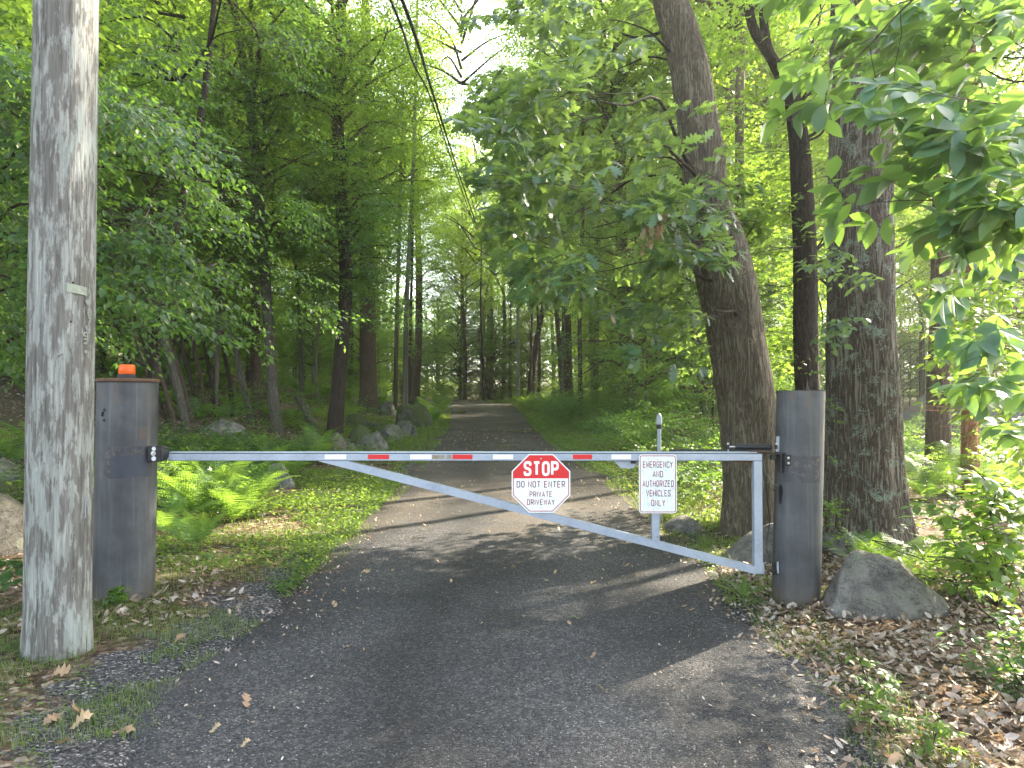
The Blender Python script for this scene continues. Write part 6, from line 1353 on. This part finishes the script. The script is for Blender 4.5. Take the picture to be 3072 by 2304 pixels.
litter('leaf_litter', 3, 1500, (-5,-1.6), (2.4,7), .065, OD, patch=(1.1,-.02))
litter('leaf_litter', 4, 9000, (-16,-1.9), (7,40), .075, [L_M4], grow=.04, lift=.02)
litter('leaf_litter', 5, 5000, (-8,12), (22,62), .08, [L_SIMPLE], grow=.04, lift=.02)
litter('drive_litter', 8, 900, (1.0,2.3), (2.6,9), .042, OD, road=True, lift=.01, spread=.5, cond=lambda x, y: x > road_r(y)-.05-.45*np.abs(vn(x*3, y*3, 0, 3)))
litter('drive_litter', 9, 180, (-2.3,-1.2), (3,9), .035, OD, road=True, lift=.01, spread=.4, cond=lambda x, y: x < road_l(y)+.35)
litter('drive_litter', 6, 600, (-2.4,2.4), (4.5,26), .045, [L_DRY3, L_OAK_DRY], road=True, lift=.004, spread=.2, grow=.04, mt='dead_pale')
litter('drive_litter', 7, 1200, (-2.4,2.4), (3,13), .018, [L_DRY3], road=True, lift=.002, spread=.2, mt='dead', cond=lambda x, y: np.abs(x+.1) > .9+.0*y)
# twigs and needles on the drive and the litter
def sticks(name, seed, n, xr, yr, L, mt='twig'):
    q_ = rs(seed); segs = []
    for _ in range(n):
        x, y = q_.uniform(*xr), q_.uniform(*yr); a = q_.uniform(0, PI); l_ = L*q_.uniform(.3,1.2); c_ = np.array((x, y)); p_ = []
        for t_ in (-.5,-.1,.25,.5): q2 = c_+np.array((math.cos(a), math.sin(a)))*t_*l_+q_.normal(size=2)*l_*.05; p_.append((q2[0], q2[1], float(on_road_z(q2[0], q2[1]))+.006+q_.rand()*.004))
        segs.append((np.array(p_), np.array([.0028,.0026,.002,.0012])*(.5+l_*2), 4))
    V, Q_ = tubes_np(segs); kind(obj(name, new_mesh(name, V, quads=Q_), M[mt]), 'stuff')
sticks('fallen_twigs', 1, 90, (-1.9,1.9), (3,12), .14); sticks('fallen_twigs', 2, 90, (1.6,4.8), (2.6,7.5), .25); sticks('fallen_twigs', 3, 50, (-4.2,-1.6), (2.6,7), .2, 'bark_pale')
# loose stones of the drive
def pebbles(name, seed, n, xr, yr, s0, s1, zf=on_road_z, cond=None, ypow=1.6):
    q_ = rs(seed); x = q_.uniform(*xr, size=n); y = yr[0]+(yr[1]-yr[0])*q_.rand(n)**ypow
    if cond is not None: ok = cond(x, y); x, y = x[ok], y[ok]; n = len(x)
    z = zf(x, y); S = s0+(s1-s0)*q_.rand(n)**3.2; O = np.array([(1,0,0),(-1,0,0),(0,1,0),(0,-1,0),(0,0,1),(0,0,-1)], float)
    J = O[None]*(.7+.6*q_.rand(n, 6, 1))*np.array((1,.8,.55))+q_.normal(size=(n,6,3))*.12; a = q_.rand(n)*2*PI; c_, s_ = np.cos(a)[:,None], np.sin(a)[:,None]
    V = np.stack([J[:,:,0]*c_-J[:,:,1]*s_, J[:,:,0]*s_+J[:,:,1]*c_, J[:,:,2]], 2)*S[:,None,None]+np.stack([x, y, z+S*.15], 1)[:,None]
    F8 = np.array([(0,2,4),(2,1,4),(1,3,4),(3,0,4),(2,0,5),(1,2,5),(3,1,5),(0,3,5)]); kind(obj(name, new_mesh(name, V.reshape(-1,3), tris=(F8[None]+(np.arange(n)*6)[:,None,None]).reshape(-1,3)), M['pebble']), 'stuff')
pebbles('loose_gravel', 1, 17000, (-2.3,2.2), (2.7,7.5), .0022, .0085, cond=lambda x, y: (x > road_l(y)-.35) & (x < road_r(y)+.25))
pebbles('loose_gravel', 2, 3500, (-3.8,-1.5), (2.6,6), .003, .013, zf=ground)
x_ = None
pebbles('loose_gravel', 3, 14000, (1.4,2.6), (2.6,8), .003, .010, zf=ground, cond=lambda x, y: (x > road_r(y)-.05) & (x < road_r(y)+.28))
# single leaves lying clear on the drive edge and the left foreground
def lone(px, py, size, az, T_, mt, label, nm='fallen_leaf', cat='leaf', tilt=.1, gr=None):
    p = hit(px, py, .015); z = float(on_road_z(np.array([p[0]]), np.array([p[1]]))[0])+.008; V, t_ = T_; V = V.copy(); V[:,2] += .25*V[:,1]*V[:,0]+.12*np.sin(V[:,0]*7+px); me_ = new_mesh(nm, V*size*.85, tris=t_); o = obj(nm, me_, M[mt], None, (p[0], p[1], z+.004)); o.rotation_euler = (tilt, -tilt*.6, az); tag(o, label, cat, gr)
lone(125,2175,.15,1.2,L_OAK_DRY2,'dead_pale','curled brown leaf standing in grass at the lower left','fallen_leaf','leaf',.6)
lone(205,2180,.14,.4,L_OAK_DRY,'dead_pale','tan and russet folded leaf right of the curled brown one','fallen_leaf','leaf',.4)
lone(270,2160,.17,2.8,L_OAK_DRY,'dead_pale','large tan lobed leaf lying flat in grass at lower left','fallen_leaf','leaf',.25)
lone(330,2190,.15,.1,L_OAK_DRY2,'dead_pale','tan lobed leaf overlapping the large one on its right','fallen_leaf','leaf',.3)
lone(250,2235,.15,3.6,L_OAK_DRY,'dead_pale','brown lobed leaf below the large tan one','fallen_leaf','leaf',.2)
lone(150,2030,.16,.1,L_OAK_DRY,'dead_pale','bleached leaf at the foot of the wooden pole','fallen_leaf','leaf',.35)
lone(520,1925,.10,.9,L_OAK_DRY,'dead_pale','pale brown leaf on the weedy edge right of the wooden pole','fallen_leaf','leaf',.3)
lone(738,2135,.11,1.9,L_OAK_DRY,'dead_pale','deeply lobed pale leaf lying alone on the gravel at left','fallen_leaf','leaf',.05)
lone(625,2210,.07,.5,L_OAK_DRY,'dead_pale','small torn pale leaf on the gravel near the lower left','fallen_leaf','leaf',.1)
lone(720,2255,.06,.7,L_OAK_DRY,'dead_pale','small pale leaf at the bottom of the drive, lower left','fallen_leaf','leaf',.1)
lone(1830,2083,.085,3.2,L_OAK_DRY,'dead_pale','yellowish lobed leaf on open gravel right of centre','fallen_leaf','leaf',.1)
lone(1768,1982,.06,.4,L_OAK_DRY,'dead_pale','small yellow-brown leaf on gravel above the yellowish one','fallen_leaf','leaf',.1)
lone(1715,1858,.075,.2,L_OAK,'leaf_oak','fresh green lobed leaf on the gravel below the stop sign','fallen_leaf','leaf',.05)
lone(1570,1860,.05,1.5,L_OVATE,'leaf_oak','small dark green leaf on gravel left of the lobed one','fallen_leaf','leaf',.5)
lone(1080,1727,.12,.1,L_OAK_DRY,'dead_pale','pale lobed leaf on the gravel left of the drive centre','fallen_leaf','leaf',.05)
# broad-leaved plantain by the hinge post, yard sign, house, lawn
p = hit(2232,1800); DK = thing('dock_plant', 'rosette of long upright green leaves at the foot of the gate hinge', 'plant', tuple(p))
L_DOCK = fan_leaf([(0,0),(.1,.03),(.3,.07),(.5,.12),(.7,.13),(.88,.08),(1,0)], .35, .25); q_ = rs(3); me_ = new_mesh('leaf', L_DOCK[0]*np.array((1,.8,1)), tris=L_DOCK[1]); me_.materials.append(M['weed'])
for az, el, s_ in ((2.9,.75,.27),(2.2,1.0,.20),(1.2,1.25,.21),(.25,.7,.27),(3.6,.4,.2),(5.0,.6,.16),(.9,.9,.18),(1.8,1.1,.15)):
    ob = obj('leaf', me_, None, DK); ob.scale = (s_,)*3; ob.rotation_euler = (0, -el, az)
p = hit(1314,1204); z_ = float(ground(p[0], p[1])); h_ = P(1314,1174,p[1])[2]-z_; YSg = thing('yard_sign', 'small dark blue and white yard sign beside the far left verge', 'sign', (p[0], p[1], z_)); k = p[1]/F
MB().box((0,0,h_*.65), (14*k,.02,h_*.7), b=.005).build('panel', simple('yard_sign_blue', (.02,.03,.07), .5), YSg)
for dz, hh, c_ in ((.93,.05,'white_refl'),(.72,.14,'white_refl'),(.42,.06,'white_refl')): MB().box((0,-.0125,h_*dz), (10*k,.004,h_*hh)).build('printed_band', M[c_], YSg)
for sx in (-1,1): MB().tube([(sx*5*k,0,-.1),(sx*5*k,0,h_*.3)], .008, 6).build('leg', M['black_steel'], YSg)
# house behind the yard at right
HY = 30.0; hx0 = P(2925,1300,HY)[0]; zg = float(ground(hx0+4, HY)); zr = P(3010,1230,HY)[2]; zw = P(2960,1345,HY)[2]
HS = thing('house', 'grey house with a low gabled wall glimpsed at the right edge behind leaves', 'house', (hx0, HY, zg-.3)); zr -= zg-.3; zw -= zg-.3
M['siding'] = simple('grey_siding', (.22,.23,.27), .7, scale=4, var=.1); M['roofing'] = simple('grey_shingle', (.12,.12,.14), .85, scale=30, var=.4)
MB().prism([(0,0),(7,0),(7,zw*.9),(3.5,zr+1.2),(0,zw*.9)], 0, 8).build('wall', M['siding'], HS)
for k in range(7): MB().box((3.5, -.012, .25+k*.28), (6.9,.02,.012)).build('siding_board', M['roofing'], HS)
for s_ in (0, 1):
    a = np.array((-.3 if s_ == 0 else 7.3, 4, zw*.9-.15)); b = np.array((3.5, 4, zr+1.3)); MB().bar(a, b, 8.6, .12, up=(0,0,1)).build('roof', M['roofing'], HS)
MB().box((2.2,-.03,1.6), (1.1,.05,1.1), b=.01).build('window', M['white_refl'], HS); MB().box((2.2,-.06,1.6), (.95,.02,.95)).build('pane', M['water'], HS)
# pale blue box and low trailer on the lawn
m, t = mat('mown_lawn'); v = t.coord(); t.bsdf(t.ramp(t.noise(v, 6, 6, .7), [(.3, (.03,.085,.02)), (.7, (.06,.13,.03))]), .9); M['lawn'] = m
lx = np.linspace(7.8, 24, 40); ly = np.linspace(16.5, 28, 40); LX, LY = np.meshgrid(lx, ly); V = np.stack([LX, LY, ground(LX, LY)+.03*1.0], -1).reshape(-1,3); i, j = np.meshgrid(np.arange(39), np.arange(39), indexing='ij'); q = i*40+j
kind(obj('lawn', new_mesh('lawn', V, quads=np.stack([q, q+1, q+41, q+40], -1).reshape(-1,4), smooth=True), M['lawn']), 'structure')
x, y, q_ = scatter(8, 9000, (16.5,28), (4,22), 'r', cond=lambda x, y: (x > 7.8)); blades('grass', x, y, q_, .07, .006, 'grass')
p = P(2753,1352,24.5); z_ = float(ground(p[0], p[1])); BX = thing('garden_box', 'pale blue box on the lawn between furrowed trunk and yard trunk', 'box', (p[0], p[1], z_), None, .5); zb = P(2753,1328,24.5)[2]-z_
MB().box((0,0,zb*.62), (.34,.8,zb*.7), b=.02).build('body', simple('pale_blue_panel', (.35,.5,.68), .5), BX); MB().box((0,0,zb*1.0), (.38,.86,.04), b=.01).build('lid', M['white_refl'], BX)
for sx in (-1,1): MB().box((sx*.12,-.3,zb*.14), (.03,.03,zb*.3)).build('leg', M['black_steel'], BX)
p = P(2718,1338,25.2); z_ = float(ground(p[0], p[1])); CT = thing('garden_cart', 'low dark cart standing left of the pale blue box on the lawn', 'cart', (p[0], p[1], z_)); MB().box((0,0,.22), (1.1,.5,.06), b=.01).build('deck', M['black_steel'], CT)
for sx in (-.4,.4): MB().tube([(sx,-.28,.12),(sx,-.22,.12)], .12, 16).build('wheel', M['black_rubber'], CT)
MB().tube([(.5,0,.22),(.75,0,.5)], .02, 8).build('handle', M['black_steel'], CT); MB().tube([(-.25,0,.25),(-.25,0,.5),(-.25,0,.55)], [.08,.09,.02], 12).build('can', M['galv'], CT)

# ================================================================== AIR
m = bpy.data.materials.new('summer_haze'); m.use_nodes = True; nt = m.node_tree; nt.nodes.clear()
vo_ = nt.nodes.new('ShaderNodeVolumePrincipled'); ou = nt.nodes.new('ShaderNodeOutputMaterial'); nt.links.new(vo_.outputs[0], ou.inputs['Volume'])
vo_.inputs['Color'].default_value = (.93,.97,.90,1); vo_.inputs['Density'].default_value = .0008; vo_.inputs['Anisotropy'].default_value = .55
kind(MB().box((0, 185, 19), (610, 480, 44)).build('haze', m), 'stuff')
cy.volume_bounces = 0; cy.volume_max_steps = 64
print('tris', sum(len(m.loops)-2*len(m.polygons) for m in bpy.data.meshes if m.users), 'objects', len(bpy.data.objects))
